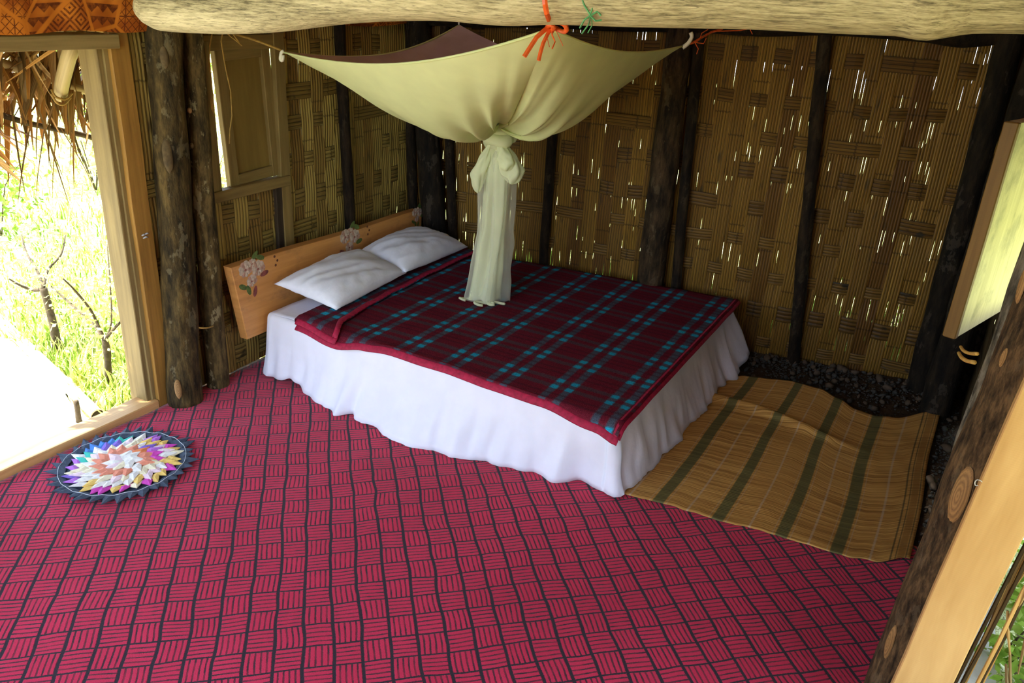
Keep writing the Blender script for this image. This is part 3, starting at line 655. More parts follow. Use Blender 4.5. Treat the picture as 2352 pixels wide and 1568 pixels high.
post('corner_pole', 'added dark pole standing in for the dark gap in the left corner, left of the black post', ext(onback(940, 270, .05), onback(952, 530, .05), -0.02, 1.8, 0.004, 15), 0.030, POLE, 'pole', seed=15)  # pole added in place of the dark gap beside the black post
post('wall_pole', 'thin straight pole on the back wall right of the hanging net', ext(onback(1276, 200, .04), onback(1249, 590, .04), -0.02, 1.8, 0.003, 6), 0.029, POLE, 'pole', seed=6)
p4 = post('wall_post', 'broad brown bark post against the back wall behind the bed', ext(onback(1557, 120, .06), onback(1497, 625, .06), -0.02, 1.86, 0.006, 7), [.082, .080, .078, .074, .068, .062], BARK_BROWN, seed=7, n=16)
post('wall_pole', 'thin dark pole close to the right of the broad bark post', ext(onback(1604, 115, .045), onback(1553, 645, .045), -0.02, 1.82, 0.006, 8), 0.029, POLE, 'pole', seed=8)
post('wall_pole', 'slightly crooked dark pole in the middle of the right back wall', ext(onback(1894, 90, .045), onback(1826, 785, .045), -0.03, 1.82, 0.008, 9), 0.034, POLE, 'pole', seed=9, bump=.2)
post('corner_post', 'black post in the dark right corner of the back wall', ext(onback(2312, 120, .085), onback(2112, 880, .085), -0.03, 1.9, 0.004, 10), [.062, .06, .058, .056, .055, .055], BARK_BLACK, seed=10)
cp = post('corner_pole', 'second dark pole behind the open shutter, tied with twisted lashing', [(2.985, 1.62, -.03), (2.985, 1.62, .6), (2.98, 1.63, 1.2), (2.985, 1.63, 1.9)], [.075, .07, .062, .055], BARK_BLACK, 'pole', seed=11)
post('window_post', 'grey weathered post partly hidden behind the big knotted trunk', [(3.050, -0.02, -.03), (3.052, -0.02, .5), (3.06, -0.015, 1.0), (3.075, -0.01, 1.9)], [.056, .052, .050, .048], m_bark('bark_grey', (0.10, 0.085, 0.06), (0.22, 0.2, 0.16), .6), 'post', seed=12)
post('corner_pole', 'dark filler pole added over the light gap deep in the right corner, right of the lashed pole', [(3.085, 1.90, -.03), (3.085, 1.90, .8), (3.08, 1.90, 1.9)], [.055, .05, .05], BARK_BLACK, 'pole', seed=14)  # pole added to stop daylight showing through the wall joint
lp = [onx(2202, 810, 2.90), onx(2208, 820, 2.90), onx(2220, 828, 2.90), onx(2238, 832, 2.90)]
part('lashing', tube(lp, 0.0035, 6, sub=4), RAFFIA, cp, True); part('lashing', tube([q+Vector((0, 0, .014)) for q in lp], 0.003, 6, sub=4), RAFFIA, cp, True)
# big trunk post at the right doorway
tp = [(3.022, -.555, -.05), (3.032, -.55, .25), (3.050, -.55, .5), (3.062, -.55, .75), (3.070, -.55, .95), (3.083, -.55, 1.12), (3.085, -.55, 1.32), (3.10, -.54, 1.86)]
TR = [.102, .100, .100, .102, .098, .100, .092, .085]
trunk = post('door_post', 'brown trunk post with sawn oval knots, behind the pale door board', tp, TR, m_bark('bark_trunk', (0.062, 0.037, 0.016), (0.13, 0.095, 0.055), .35, 2.2), seed=21, n=22, bump=.08)
def on_trunk(px, py):
    v = ray(px, py); best = None
    for k in range(400):
        q = CAM+v*(1.5+k*0.004*0.7); z = q.z
        for (a, b), (ra, rb) in zip(zip(tp, tp[1:]), zip(TR, TR[1:])):
            if a[2] <= z <= b[2]:
                t = (z-a[2])/(b[2]-a[2]); cx, cy = lerp(a[0], b[0], t), lerp(a[1], b[1], t)
                if math.hypot(q.x-cx, q.y-cy) < lerp(ra, rb, t): nn = Vector((q.x-cx, q.y-cy, 0)).normalized(); return q+nn*.003, nn
    return None
for (px, py, w, h, mt) in ((2204, 1138, .024, .085, KNOT), (2044, 1475, .014, .062, KNOT), (2349, 652, .018, .05, KNOT), (2306, 822, .008, .028, KNOT)):
    q = on_trunk(px, py)
    if q: scar(q[0], q[1], w, h, mt, trunk, Vector((.05, 0, 1)))
# peeled tie-beam log across the hut
xs = [(-0.02, 1.672), (0.10, 1.655), (0.35, 1.672), (0.65, 1.70), (1.0, 1.752), (1.3, 1.775), (1.55, 1.777), (1.72, 1.795), (2.0, 1.807), (2.24, 1.818), (2.45, 1.822), (2.60, 1.826), (2.66, 1.828), (2.75, 1.842), (2.9, 1.853), (3.3, 1.875)]
P = [(x, -0.45+0.01*math.sin(x*3), z+0.10) for x, z in xs]
log = tag(empty('log_beam', (-0.02, -0.45, 1.77)), 'pale peeled log beam running across under the roof', 'beam')
rr = [0.045]+[0.088]+[0.098]*(len(P)-2); rr[12] = .106
P[0] = (-0.02, -0.45, 1.765); P[1] = (0.05, -0.45, 1.752)
mesh('log', *tube(P, rr, 28, 0.06, 2.0, 3, True, 1.0, 4)[:2], LOG, log)
def plate(name, label, pts, r, mat, seed, n=12, bump=.15):
    return tag(mesh(name, *tube(pts, r, n, bump, 3.0, seed, True, 1, 4)[:2], mat), label, 'beam')
bt = [onback(px, py, .06) for px, py in ((960, 60), (1250, 66), (1500, 73), (1750, 82), (1950, 84), (2120, 96), (2210, 106), (2330, 100))]
bt = [bt[0]+(bt[0]-bt[1])*0.4]+bt+[bt[-1]+(bt[-1]-bt[-2])*1.2]
plate('wall_plate', 'rough dark log along the top of the back wall', [q+Vector((0, 0, .06)) for q in bt], [.06]*7+[.068, .06, .06], POLE, 31)
plate('wall_plate', 'dark pole along the top of the left wall under the orange cloth', [(XL+.02, y, 1.74+.004*math.sin(y*9)) for y in (-.5, -.1, .3, .7, 1.1, 1.44)], .045, POLE, 32)
plate('wall_plate', 'dark pole along the top of the right wall, above the ajar shutter', [(3.10, y, 1.9) for y in (-3.3, -2, -.9, 0.2, 1.0, 1.84)], .05, POLE, 33)
# orange printed cloth along the left wall top
def cloth(name, label, y0, y1, z0f, z1, bulge, seed, nu=70, nv=14):
    def f(u, v):
        y = lerp(y0, y1, u); zb = z0f(u); z = lerp(z1, zb, v)
        w = 0.016*noise.noise((u*9+seed, v*1.5, 0))+0.006*noise.noise((u*30+seed, v*4, 4))
        return (XL+0.03+bulge*math.sin(math.pi*min(1, v*0.62+0.2))+w, y, z)
    V, F, U = grid(nu, nv, f); U = [(u*(y1-y0), v*(z1-.5*(z0f(0)+z0f(1)))) for u, v in U]
    b = len(V); V2 = [(x-0.004, y, z) for x, y, z in V]; F2 = [tuple(b+i for i in reversed(fc)) for fc in F]
    return tag(mesh(name, V+V2, F+F2, TAPA, None, True, U+U), label, 'cloth')
cloth('printed_cloth', 'orange and brown printed cloth hanging above the left doorway lintel', -1.9, -0.335, lambda u: 1.648-0.006*math.sin(u*22), 2.02, 0.06, 3, 90)
cloth('printed_cloth', 'dark orange printed cloth tucked along the left wall top behind the log', 0.30, 1.42, lambda u: 1.66+0.012*math.sin(u*7), 1.86, 0.04, 8)

# ================================================================== CARPET, MAT, ROUND RUG
def carpet_pt(u, v):
    x = lerp(-0.172, 3.02, u); y = lerp(-2.9, 0.36, v)
    return (x, y, 0.001+0.004*noise.noise((x*2.2, y*2.2, 0)))
V, F, U = grid(96, 100, carpet_pt)
V = [(x, y, z+0.0065+0.003*noise.noise((x*6, y*6, 3))) for x, y, z in V]
n0 = len(V); ring = [i for i in range(97)]+[j*97+96 for j in range(1, 101)]+[100*97+i for i in range(95, -1, -1)]+[j*97 for j in range(99, 0, -1)]
V += [(V[i][0], V[i][1], -0.008) for i in ring]; U += [(0, 0)]*len(ring); F += [(ring[k], n0+k, n0+(k+1) % len(ring), ring[(k+1) % len(ring)]) for k in range(len(ring))]
tag(mesh('carpet', V, F, CARPET, None, True, U), 'red and black basket-weave carpet covering the hut floor', 'carpet')
# straw mat
bot = [(1.86, .03), (1.96, .05), (2.14, .075), (2.27, .08), (2.5, .115), (2.69, .12), (2.79, .13), (2.88, .165), (2.995, .25)]
top = [(1.86, 1.34), (1.98, 1.40), (2.07, 1.45), (2.16, 1.475), (2.3, 1.52), (2.44, 1.52), (2.54, 1.47), (2.64, 1.40), (2.73, 1.385), (2.8, 1.42), (3.0, 1.585)]
def mat_pt(u, v):
    xb = lerp(1.88, 2.995, u); xt = lerp(1.90, 3.0, u)+0.02*math.sin(u*7); yb = interp(xb, bot)+0.006*noise.noise((u*24, 0, 1)); yt = interp(xt, top)
    x = lerp(xb, xt, v)+0.012*math.sin(v*5+1)*(1-abs(2*v-1)); y = lerp(yb, yt, v)
    z = 0.015+0.006*noise.noise((x*3, y*3.5, 7))+0.004*noise.noise((x*11, y*9, 2))
    ridge = y-(1.12-(x-2.0)*0.15+0.02*math.sin(x*9)); k = max(0, 1-max(0, x-2.45)/.35)
    z += 0.028*math.exp(-(ridge/0.030)**2)*k
    z += 0.018*math.exp(-((v-0.0)/0.05)**2)*(0.3+0.7*u)*0.3
    if y > 1.3: z += 0.02*max(0, y-1.3)/.25
    return (x, y, max(z, 0.012))
V, F, U = grid(84, 110, mat_pt)
U = [(u*1.115, lerp(0, 1.4, v)) for u, v in U]
n0 = len(V); V2 = [(x, y, z-0.004) for x, y, z in V]; F2 = [tuple(n0+i for i in reversed(fc)) for fc in F]
w_ = 85; ring = [i for i in range(w_)]+[j*w_+84 for j in range(1, 111)]+[110*w_+i for i in range(83, -1, -1)]+[j*w_ for j in range(109, 0, -1)]
F3 = [(ring[k], n0+ring[k], n0+ring[(k+1) % len(ring)], ring[(k+1) % len(ring)]) for k in range(len(ring))]
tag(mesh('straw_mat', V+V2, F+F2+F3, MAT, None, True, U+U), 'woven straw mat with green stripes on the ground at the bed foot', 'mat')
# round patchwork rug of folded triangles
rug = tag(empty('round_rug', (0.13, -0.93, 0.01)), 'round patchwork rug with navy pointed rim inside the left doorway', 'rug')
RC = Vector((0.13, -0.93, 0.013))
V, F, U = grid(48, 6, lambda u, v: RC+Vector((math.cos(2*math.pi*u), math.sin(2*math.pi*u), 0))*(0.245*v+.0001)+Vector((0, 0, .004*(1-v))), True)
mesh('backing', V, F, NAVY, rug, True, U)
def fold_tri(a, rt, rb, w, z, lift, mat, R):
    """a folded cloth triangle: tip at radius rt, base at rb"""
    d = Vector((math.cos(a), math.sin(a), 0)); s = Vector((-d.y, d.x, 0)); up = Vector((0, 0, 1)); k = R.uniform(.6, 1.3)
    tip = RC+d*rt+up*(z+lift*k)+s*(R.uniform(-.008, .008)-.010)
    bl, br = RC+d*rb-s*w+up*z, RC+d*rb+s*w+up*(z+.003); mid = RC+d*lerp(rb, rt, .45)+up*(z+.006+lift*.5*k); ml, mr = RC+d*lerp(rb, rt, .5)-s*w*.52+up*(z+lift*.35*k), RC+d*lerp(rb, rt, .5)+s*w*.52+up*(z+.002+lift*.35*k)
    V = [tip, bl, br, mid, ml, mr]; V += [v-up*.003 for v in V]
    F = [(0, 4, 3), (0, 3, 5), (4, 1, 3), (3, 2, 5), (1, 2, 3), (6, 9, 10), (6, 11, 9), (10, 9, 7), (9, 11, 8), (7, 9, 8), (0, 6, 10, 4), (4, 10, 7, 1), (0, 5, 11, 6), (5, 2, 8, 11)]
    mesh('cloth_triangle', V, F, mat, rug, False, [(v.x, v.y) for v in V])
R = random.Random(3)
rings = [(36, .285, .212, .038, .006, .010, None), (32, .228, .165, .034, .010, .006, 'A'), (26, .196, .125, .038, .013, .006, 'B'), (22, .162, .090, .040, .016, .006, 'C'), (15, .130, .055, .042, .019, .006, 'D'), (8, .085, .002, .048, .022, .004, 'E')]
for (n_, rt, rb, w, z, li, kind) in rings:
    for i in range(n_):
        a = 2*math.pi*(i+R.uniform(-.25, .25))/n_; deg = math.degrees(a) % 360
        if kind is None: mm = NAVY
        elif kind == 'A':
            mm = PN['green'] if 128 < deg < 150 else PN['blue'] if 150 <= deg < 200 and R.random() < .6 else PN[R.choice(['yellow', 'yellow', 'cream', 'magenta'])] if (deg < 100 or deg > 270) else PN[R.choice(['violet', 'cream', 'white', 'purple'])]
        elif kind == 'B': mm = PN[R.choice(['white', 'cream', 'white', 'yellow', 'pink'])] if not 150 < deg < 210 else PN[R.choice(['blue', 'white', 'green', 'violet'])]
        elif kind == 'C': mm = PN[R.choice(['white', 'white', 'pink', 'cream'])] if not 40 < deg < 120 else PN[R.choice(['purple', 'violet', 'magenta', 'white'])]
        elif kind == 'D': mm = PN[R.choice(['coral', 'coral', 'orange', 'coral', 'white'])]
        else: mm = PN[R.choice(['white', 'white', 'pink', 'white', 'cream'])]
        fold_tri(a, rt*R.uniform(.94, 1.04), rb, w, z, li, mm, R)
V, F, U = tube([RC+Vector((math.cos(a)*.238, math.sin(a)*.238, .0185+.003*math.sin(a*18))) for a in [2*math.pi*k/72 for k in range(73)]], .0008, 5, cap=False)
mesh('stitched_thread', V, F, THREAD, rug, True, U)
# ================================================================== BED
P00, P10, P11, P01 = Vector((-0.035, 0.035, 0)), Vector((1.885, 0.0, 0)), Vector((1.885, 1.665, 0)), Vector((-0.035, 1.40, 0))
ZB = 0.335
def bedxy(a, b): return (P00*(1-a)+P10*a)*(1-b)+(P01*(1-a)+P11*a)*b
bed = tag(empty('bed', (0.9, 0.8, 0)), 'low double bed with an orange varnished floral headboard', 'bed')
def slab(z0, z1, ins, mat, name, n=10):
    c = [bedxy(ins, ins*1.1), bedxy(1-ins, ins*1.1), bedxy(1-ins, 1-ins*1.1), bedxy(ins, 1-ins*1.1)]
    lv = [(z0, .02), (z0+.02, 0), (z1-.03, 0), (z1-.008, .008), (z1, .03)]; V, F = [], []; ctr = bedxy(.5, .5)
    for z, k in lv:
        for q in c:
            for dd in (0,): p = q.lerp(ctr, k); V.append((p.x, p.y, z))
    for k in range(len(lv)-1):
        for i in range(4): F.append((k*4+i, k*4+(i+1) % 4, (k+1)*4+(i+1) % 4, (k+1)*4+i))
    F += [(3, 2, 1, 0), tuple(range(len(V)-4, len(V)))]
    return mesh(name, V, F, mat, bed, False)
slab(0.0, 0.13, 0.02, WOOD_GREY, 'bed_base'); slab(0.13, 0.318, 0.012, SHEET, 'mattress')
# headboard
HX = -0.062
def hb_outline():
    pts = [(-0.058, 0.215), (-0.122, 0.606)]
    for k in range(1, 13): y = lerp(-0.122, 1.385, k/12); pts.append((y, 0.606+0.004*math.sin(k*.7)-0.022*(k/12)))
    pts += [(1.408, 0.575), (1.418, 0.55), (1.415, 0.44), (1.34, 0.425), (1.30, 0.215)]
    return pts
ol = hb_outline(); V, F = [], []
for x, k in ((-0.112, 0), (-0.108, .0), (HX-.004, .0), (HX, .006)):
    for (y, z) in ol:
        V.append((x, lerp(y, .65, k*.7), lerp(z, .41, k*1.6)))
n = len(ol)
for k in range(3):
    for i in range(n): F.append((k*n+i, k*n+(i+1) % n, (k+1)*n+(i+1) % n, (k+1)*n+i))
F += [tuple(range(n)), tuple(range(4*n-1, 3*n-1, -1))]
hb = mesh('headboard', V, F, HEAD, bed, False, [(v[1], v[2]) for v in V])
def decal(py, pz, sc, seed):
    R = random.Random(seed); g = MB()
    def disc(y, z, ry, rz, rot, mi, h):
        V, F = [], []
        n_ = 12; c, s = math.cos(rot), math.sin(rot)
        for k in range(n_):
            a = 2*math.pi*k/n_; q = 1+.12*noise.noise((math.cos(a)*2+seed+y*30, math.sin(a)*2, 0)); uy, uz = math.cos(a)*ry*q, math.sin(a)*rz*q
            V.append((HX+.0004, y+uy*c-uz*s, z+uy*s+uz*c))
        V.append((HX+h, y, z)); F = [(k, (k+1) % n_, n_) for k in range(n_)]; g.add(V, F, None, mi)
    for (dy, dz, k) in ((-.028, .016, 1), (.030, .004, .95), (-.004, -.034, .75), (.004, .03, .6)):
        for q in range(11):
            a = q*.7; r = .030*sc*k*(1-q*.07); disc(py+(dy+.016*math.cos(a)*k)*sc, pz+(dz+.016*math.sin(a)*k)*sc, r*.75, r*.6, a, 2 if q % 3 else 0, .0012+.0003*q)
        disc(py+dy*sc, pz+dz*sc, .007*sc*k, .004*sc*k, .6, 1, .0042)
    for (dy, dz, ro) in ((.02, .058, .7), (.045, .045, -.4), (-.02, -.062, 1.9), (-.045, -.045, 2.6), (.01, -.075, 1.3), (.06, -.02, .2)): disc(py+dy*sc, pz+dz*sc, .021*sc, .010*sc, ro, 3 if dz > 0 or R.random() < .75 else 1, .001)
    g.build('floral_decal', [ROSE, ROSE_D, ROSE_W, DEC_GREEN], hb, False)
    g = MB()
    for (dy, dz) in ((.115, .03), (.128, .012), (.118, -.004)):
        V, F, U = grid(8, 2, lambda u, v: (HX+.0012*(1-v)+.0003, py+(dy+.0055*v*math.cos(u*6.283))*sc, pz+(dz+.0055*v*math.sin(u*6.283))*sc), True); g.add(V, F)
    g.build('printed_dots', DEC_DOT, hb, False)
for i, (px, py) in enumerate(((578, 625), (803, 550), (958, 492))):
    q = onx(px, py, HX); decal(q.y if i < 2 else 1.368, q.z, 1.35 if i < 2 else .9, 5+i)
# bedsheet: top, rounded edges, sides hanging to the floor with folds
path = []
def corner_arc(c, a0, a1, r, n_=5): return [(c+Vector((math.cos(lerp(a0, a1, k/n_)), math.sin(lerp(a0, a1, k/n_)), 0))*r, Vector((math.cos(lerp(a0, a1, k/n_)), math.sin(lerp(a0, a1, k/n_)), 0))) for k in range(n_+1)]
def seg_(a, b, nrm, n_): return [(a.lerp(b, k/n_), nrm) for k in range(n_+1)]
r_ = .035
path += seg_(Vector((-0.035, .75, 0)), Vector((-0.035, .035+r_, 0)), Vector((-1, 0, 0)), 16)
path += corner_arc(Vector((-0.035+r_, .035+r_, 0)), math.pi, 1.5*math.pi, r_)
path += seg_(Vector((0.0, .035, 0)), Vector((1.885-r_, 0, 0)), Vector((0, -1, 0)), 150)
path += corner_arc(Vector((1.885-r_, r_, 0)), -math.pi/2, 0, r_)
path += seg_(Vector((1.885, r_, 0)), Vector((1.885, 1.665, 0)), Vector((1, 0, 0)), 110)
flare_near = [(0.0, .055), (.12, .035), (.2, .04), (.28, .085), (.45, .10), (.6, .13), (.72, .125), (.84, .165), (.97, .15), (1.1, .12), (1.35, .065), (1.6, .035), (1.8, -.005), (1.885, .0)]
flare_foot = [(0, .07), (.2, .075), (.48, .092), (.85, .097), (1.19, .11), (1.49, .145), (1.66, .15)]
hem_near = [(-.05, .0), (.03, .008), (.10, .012), (.17, .035), (.22, .02), (.27, .0), (2, .0)]
NT_ = 16; V, U, F = [], [], []
for i, (p, nrm) in enumerate(path):
    near, foot = max(0, -nrm.y), max(0, nrm.x); head = max(0, -nrm.x)
    fl = near*near*interp(p.x, flare_near)+foot*foot*interp(p.y, flare_foot)+head*head*.03
    hz = near*interp(p.x, hem_near)+foot*(0.006+0.012*abs(noise.noise((p.y*22, 3, 0)))+.05*max(0, p.y-1.45)/.2)+head*.012+.011
    s = p.x if near > foot else 3+p.y
    for k in range(NT_+1):
        t = k/NT_
        if k < 4:      # rounded upper edge
            a = (k/4)*math.pi/2; q = p-nrm*.025+nrm*(.025*math.sin(a)); z = ZB-.03*(1-math.cos(a)); off = 0
        else:
            tt = (k-4)/(NT_-4); z = lerp(ZB-.03, hz, tt); q = p.copy(); off = fl*tt**1.15
            fold = .034*noise.noise((s*5.2, .6*tt, 0))+.024*noise.noise((s*13, 1.2*tt, 8))+.006*noise.noise((s*34, 2*tt, 3))
            for (s0, wd, am) in ((.60, .035, .030), (.665, .03, -.028), (1.32, .03, .02), (1.39, .025, -.015), (1.70, .035, .02), (1.80, .03, -.02), (3.05, .04, .02), (4.1, .03, .02), (4.3, .03, -.02), (4.45, .03, .025)):
                fold += am*math.exp(-((s+.06*tt-s0)/wd)**2)*(.2+.8*tt)
            off += fold*min(1, tt*1.6)*(1.0 if near+foot > .5 else .3)
        q = q+nrm*off
        V.append((q.x, q.y, max(z, .0105) if k == NT_ else z)); U.append((s, t))
np_ = len(path)
for i in range(np_-1):
    for k in range(NT_): a = i*(NT_+1)+k; F.append((a, a+1, a+NT_+2, a+NT_+1))
b0 = len(V)
def top_pt(u, v):
    p = bedxy(lerp(.012, .988, u), lerp(.014, .99, v)); return (p.x, p.y, ZB+.002+.006*math.sin(math.pi*u)*math.sin(math.pi*v)+.004*noise.noise((p.x*7, p.y*7, 2)))
V3, F3, U3 = grid(60, 50, top_pt); V += V3; U += U3; F += [tuple(b0+i for i in f) for f in F3]
sheet = mesh('bedsheet', V, F, SHEET, None, True, U); tag(sheet, 'white cotton sheet draped over the bed down to the floor', 'bedsheet')
md = sheet.modifiers.new('s', 'SOLIDIFY'); md.thickness = .002; md.offset = -1
# plaid blanket with red binding and a folded-back end
near_e = [(.19, .035), (.48, .005), (.62, .03), (.78, .045), (1.05, .04), (1.29, .025), (1.54, .02), (1.8, -.008), (1.912, -.03)]
def bl_pt(x, v, lift=0.0):
    y0 = interp(x, near_e)-.012; y1 = lerp(1.455, 1.695, (x-.2)/1.7); y = lerp(y0, y1, v)
    xx = x
    z = ZB+.019+.006*math.sin(math.pi*min(1, max(0, x/1.9)))+.0035*noise.noise((x*6, y*6, 5))+lift
    edge = min(y-y0, 1.92-x)
    over = max(0, -(y-(P00.y+(P10.y-P00.y)*x/1.9)-.004)); z -= over*0.75
    return (xx, y, z)
blk = tag(empty('blanket', (1.0, .8, .36)), 'dark red plaid wool blanket with teal checks covering the bed', 'blanket')
def sheetgrid(fn, nu, nv, th=.010):
    V, F, U = grid(nu, nv, fn); n0 = len(V); V2 = [(x, y, z-th) for x, y, z in V]; w = nu+1
    F2 = [tuple(n0+i for i in reversed(f)) for f in F]
    ring = [i for i in range(w)]+[j*w+nu for j in range(1, nv+1)]+[nv*w+i for i in range(nu-1, -1, -1)]+[j*w for j in range(nv-1, 0, -1)]
    F3 = [(ring[k], n0+ring[k], n0+ring[(k+1) % len(ring)], ring[(k+1) % len(ring)]) for k in range(len(ring))]
    return V+V2, F+F2+F3, U+U
g = sheetgrid(lambda u, v: bl_pt(lerp(.205, 1.905, u), v), 90, 70); part('wool_cloth', g, BLANKET, blk, True)
flap_e = [(-.04, .478), (.12, .405), (.35, .372), (.64, .350), (.96, .333), (1.2, .328), (1.6, .32)]
def flap_pt(u, v):
    x1 = interp(lerp(-.03, 1.47, v), flap_e); L_ = x1-.20
    # u: 0 lower edge -> rolls round the fold -> 1 free edge on top
    if u < .25: a = math.pi*(u/.25); x = .205-.020*math.sin(a); zz = .012-.014*math.cos(a)+.004; xs_ = max(x, .2)
    else: x = lerp(.205, x1, (u-.25)/.75); zz = .030-.010*((u-.25)/.75)**2; xs_ = x
    p = bl_pt(max(xs_, .2), v); return (x, p[1]-.004, p[2]-.004+zz+.003*noise.noise((x*9, p[1]*8, 1)))
g = sheetgrid(flap_pt, 26, 60, .008); part('folded_end', g, BLANKET, blk, True)
def binding(pts, r=.0085): part('binding', tube(pts, r, 8, sq=1.0, sub=2), BIND, blk, True)
def ribbonband(ptsa, ptsb, th=.006):
    V, F = [], []
    for a, b in zip(ptsa, ptsb): a, b = Vector(a), Vector(b); V += [a, (a+b)/2+Vector((0, 0, .003)), b, b-Vector((0, 0, th)), a-Vector((0, 0, th))]
    for k in range(len(ptsa)-1):
        for i in range(5): F.append((k*5+i, k*5+(i+1) % 5, k*5+5+(i+1) % 5, k*5+5+i))
    F += [(4, 3, 2, 1, 0), tuple(range(len(V)-5, len(V)))]
    mesh('binding', V, F, BIND, blk, True)
xs2 = [lerp(.20, 1.912, k/60) for k in range(61)]
def dn(p, dy, dz): return (p[0], p[1]+dy, p[2]+dz)
ribbonband([dn(bl_pt(x, 0), .012, .002) for x in xs2], [dn(bl_pt(x, 0), -.022, -.026) for x in xs2])
vs = [k/50 for k in range(51)]
def ftp(v, dx, dz): p = bl_pt(1.903, v); return (p[0]+dx, p[1], p[2]+dz)
ribbonband([ftp(v, -.018, .0025) for v in vs], [ftp(v, .014, -.014) for v in vs])
ribbonband([dn(flap_pt(1.0, v), 0, .001) for v in vs], [(flap_pt(1.0, v)[0]-.030, flap_pt(1, v)[1], flap_pt(1, v)[2]+.004) for v in vs])
us = [k/20 for k in range(5, 21)]
ribbonband([dn(flap_pt(u, 0), .006, .002) for u in us], [dn(flap_pt(u, 0), -.020, -.02) for u in us])
# pillows
def pillow(name, label, A, B, C_, D, h, seed):
    A, B, C_, D = [Vector(q) for q in (A, B, C_, D)]; V, F, U = [], [], []
    n_ = 36; N = (B-A).cross(D-A).normalized(); N = N if N.z > 0 else -N
    for side in (1, -1):
        for j in range(n_+1):
            for i in range(n_+1):
                u, v = i/n_, j/n_; p = A*(1-u)*(1-v)+B*u*(1-v)+C_*u*v+D*(1-u)*v
                a, b = abs(2*u-1), abs(2*v-1); ctr = (A+B+C_+D)/4
                pin = .045*(1-a**2)*b**3+.045*(1-b**2)*a**3; p = p.lerp(ctr, pin)
                d = ((1-a**2.6)*(1-b**2.6))**.52
                wr = .007*noise.noise((p.x*9+seed, p.y*9, 3))*d+.008*noise.noise(((u+v)*8+seed, (u-v)*1.6, side))*d*(.4+.6*max(a, b))+.012*(1-3*abs(noise.noise(((u-v*.5)*5.5+seed, (u*.3+v)*1.5, side))))*d*(.3+.7*max(a, b))
                rad = math.atan2(2*v-1, 2*u-1); wr += .0035*math.sin(rad*17+seed+3*noise.noise((u*4, v*4, seed)))*d*max(a, b)**2
                V.append(p+N*(side*(h*d*(1.0 if side > 0 else .55))+wr*(1 if side > 0 else .4))); U.append((u, v))
    w = n_+1
    for s_ in (0, 1):
        o = s_*w*w
        for j in range(n_):
            for i in range(n_):
                a = o+j*w+i; f = (a, a+1, a+w+1, a+w); F.append(f if s_ == 0 else f[::-1])
    o = mesh(name, V, F, PILLOW, None, True, U); bm = bmesh.new(); bm.from_mesh(o.data); bmesh.ops.remove_doubles(bm, verts=bm.verts, dist=.0006); bmesh.ops.recalc_face_normals(bm, faces=bm.faces); bm.to_mesh(o.data); bm.free()
    return tag(o, label, 'pillow', 'pillows')
pillow('pillow', 'white pillow at the near side of the bed, nearer the doorway', (-.035, .115, .465), (.33, .155, .400), (.295, .78, .415), (-.04, .76, .485), .082, 1)
pillow('pillow', 'white pillow at the far side of the bed, toward the corner post', (-.03, .76, .475), (.31, .745, .430), (.30, 1.40, .415), (-.04, 1.34, .48), .085, 5)

# ================================================================== MOSQUITO NET
net = tag(empty('mosquito_net', (.81, .82, 1.25)), 'cream mosquito net tied up in a knot above the bed', 'mosquito net')
CL, CB, CRt, CF = ony(652, 120, .15), ony(1054, 58, 1.37), ony(1568, 106, 1.15), ony(1266, 66, -.36)
KN = Vector((.81, .82, 1.262))
def edge_pt(a, b, t, sag, inn): p = a.lerp(b, t); m_ = 4*t*(1-t); c = (CL+CB+CRt+CF)/4; return p+Vector((0, 0, -sag*m_))+(c-p).normalized()*inn*m_
EDG = [(CL, CF, .075, .03), (CF, CRt, .045, .03), (CRt, CB, .13, .05), (CB, CL, .075, .06)]
def rim(s):
    k = int(s) % 4; a, b, sag, inn = EDG[k]; return edge_pt(a, b, s-int(s), sag, inn)
def panel(k, mat):
    a, b, sag, inn = EDG[k]
    def f(u, v):
        r = edge_pt(a, b, u, sag, inn); s = k+u
        p = r.lerp(KN, v); bag = .155+.02*math.sin(s*5)
        p.z -= bag*(math.sin(math.pi*v**.9)*.85+.25*math.sin(2*math.pi*v)*-.4)*(0.30+0.70*(4*u*(1-u))**.5 if True else 1)
        # push outwards so the bag is round
        out = (r-KN); out.z = 0; p += out.normalized()*(.05*math.sin(math.pi*v)*(4*u*(1-u))) if out.length > 0 else Vector()
        rip = v**1.5*(1-v)**.30; ang = s*math.pi/2
        d = Vector((-(r-KN).y, (r-KN).x, 0)).normalized()
        w1 = s*15+2.2*noise.noise((s*2.3, v*.6, 0)); p += Vector((0, 0, 1))*rip*(.075*(abs(math.sin(w1))-.55)+.040*(abs(math.sin(s*23+2*noise.noise((s*4, v, 3))))-.5))+d*rip*.03*math.sin(s*27)
        ds = abs(s-1.0); p += (Vector((0, 0, 1))+d*.6)*(.012*(abs(math.sin(ds*46))-.5)*max(0, 1-ds/.30)*min(1, v*5)*(1-v)**.4)
        p.z += .006*noise.noise((s*6, v*5, 2))
        if v > .97:
            t = (v-.97)/.03; c = KN+Vector((math.cos(-ang)*.02, math.sin(-ang)*.02, .01)); p = p.lerp(c, t*.5)
        return p
    return grid(54, 40, f)
part('side_net', panel(0, NET), NET, net, True); part('side_net', panel(1, NET), NET, net, True)
part('side_net', panel(2, NET_SIDE), NET_SIDE, net, True); part('side_net', panel(3, NET_SIDE), NET_SIDE, net, True)
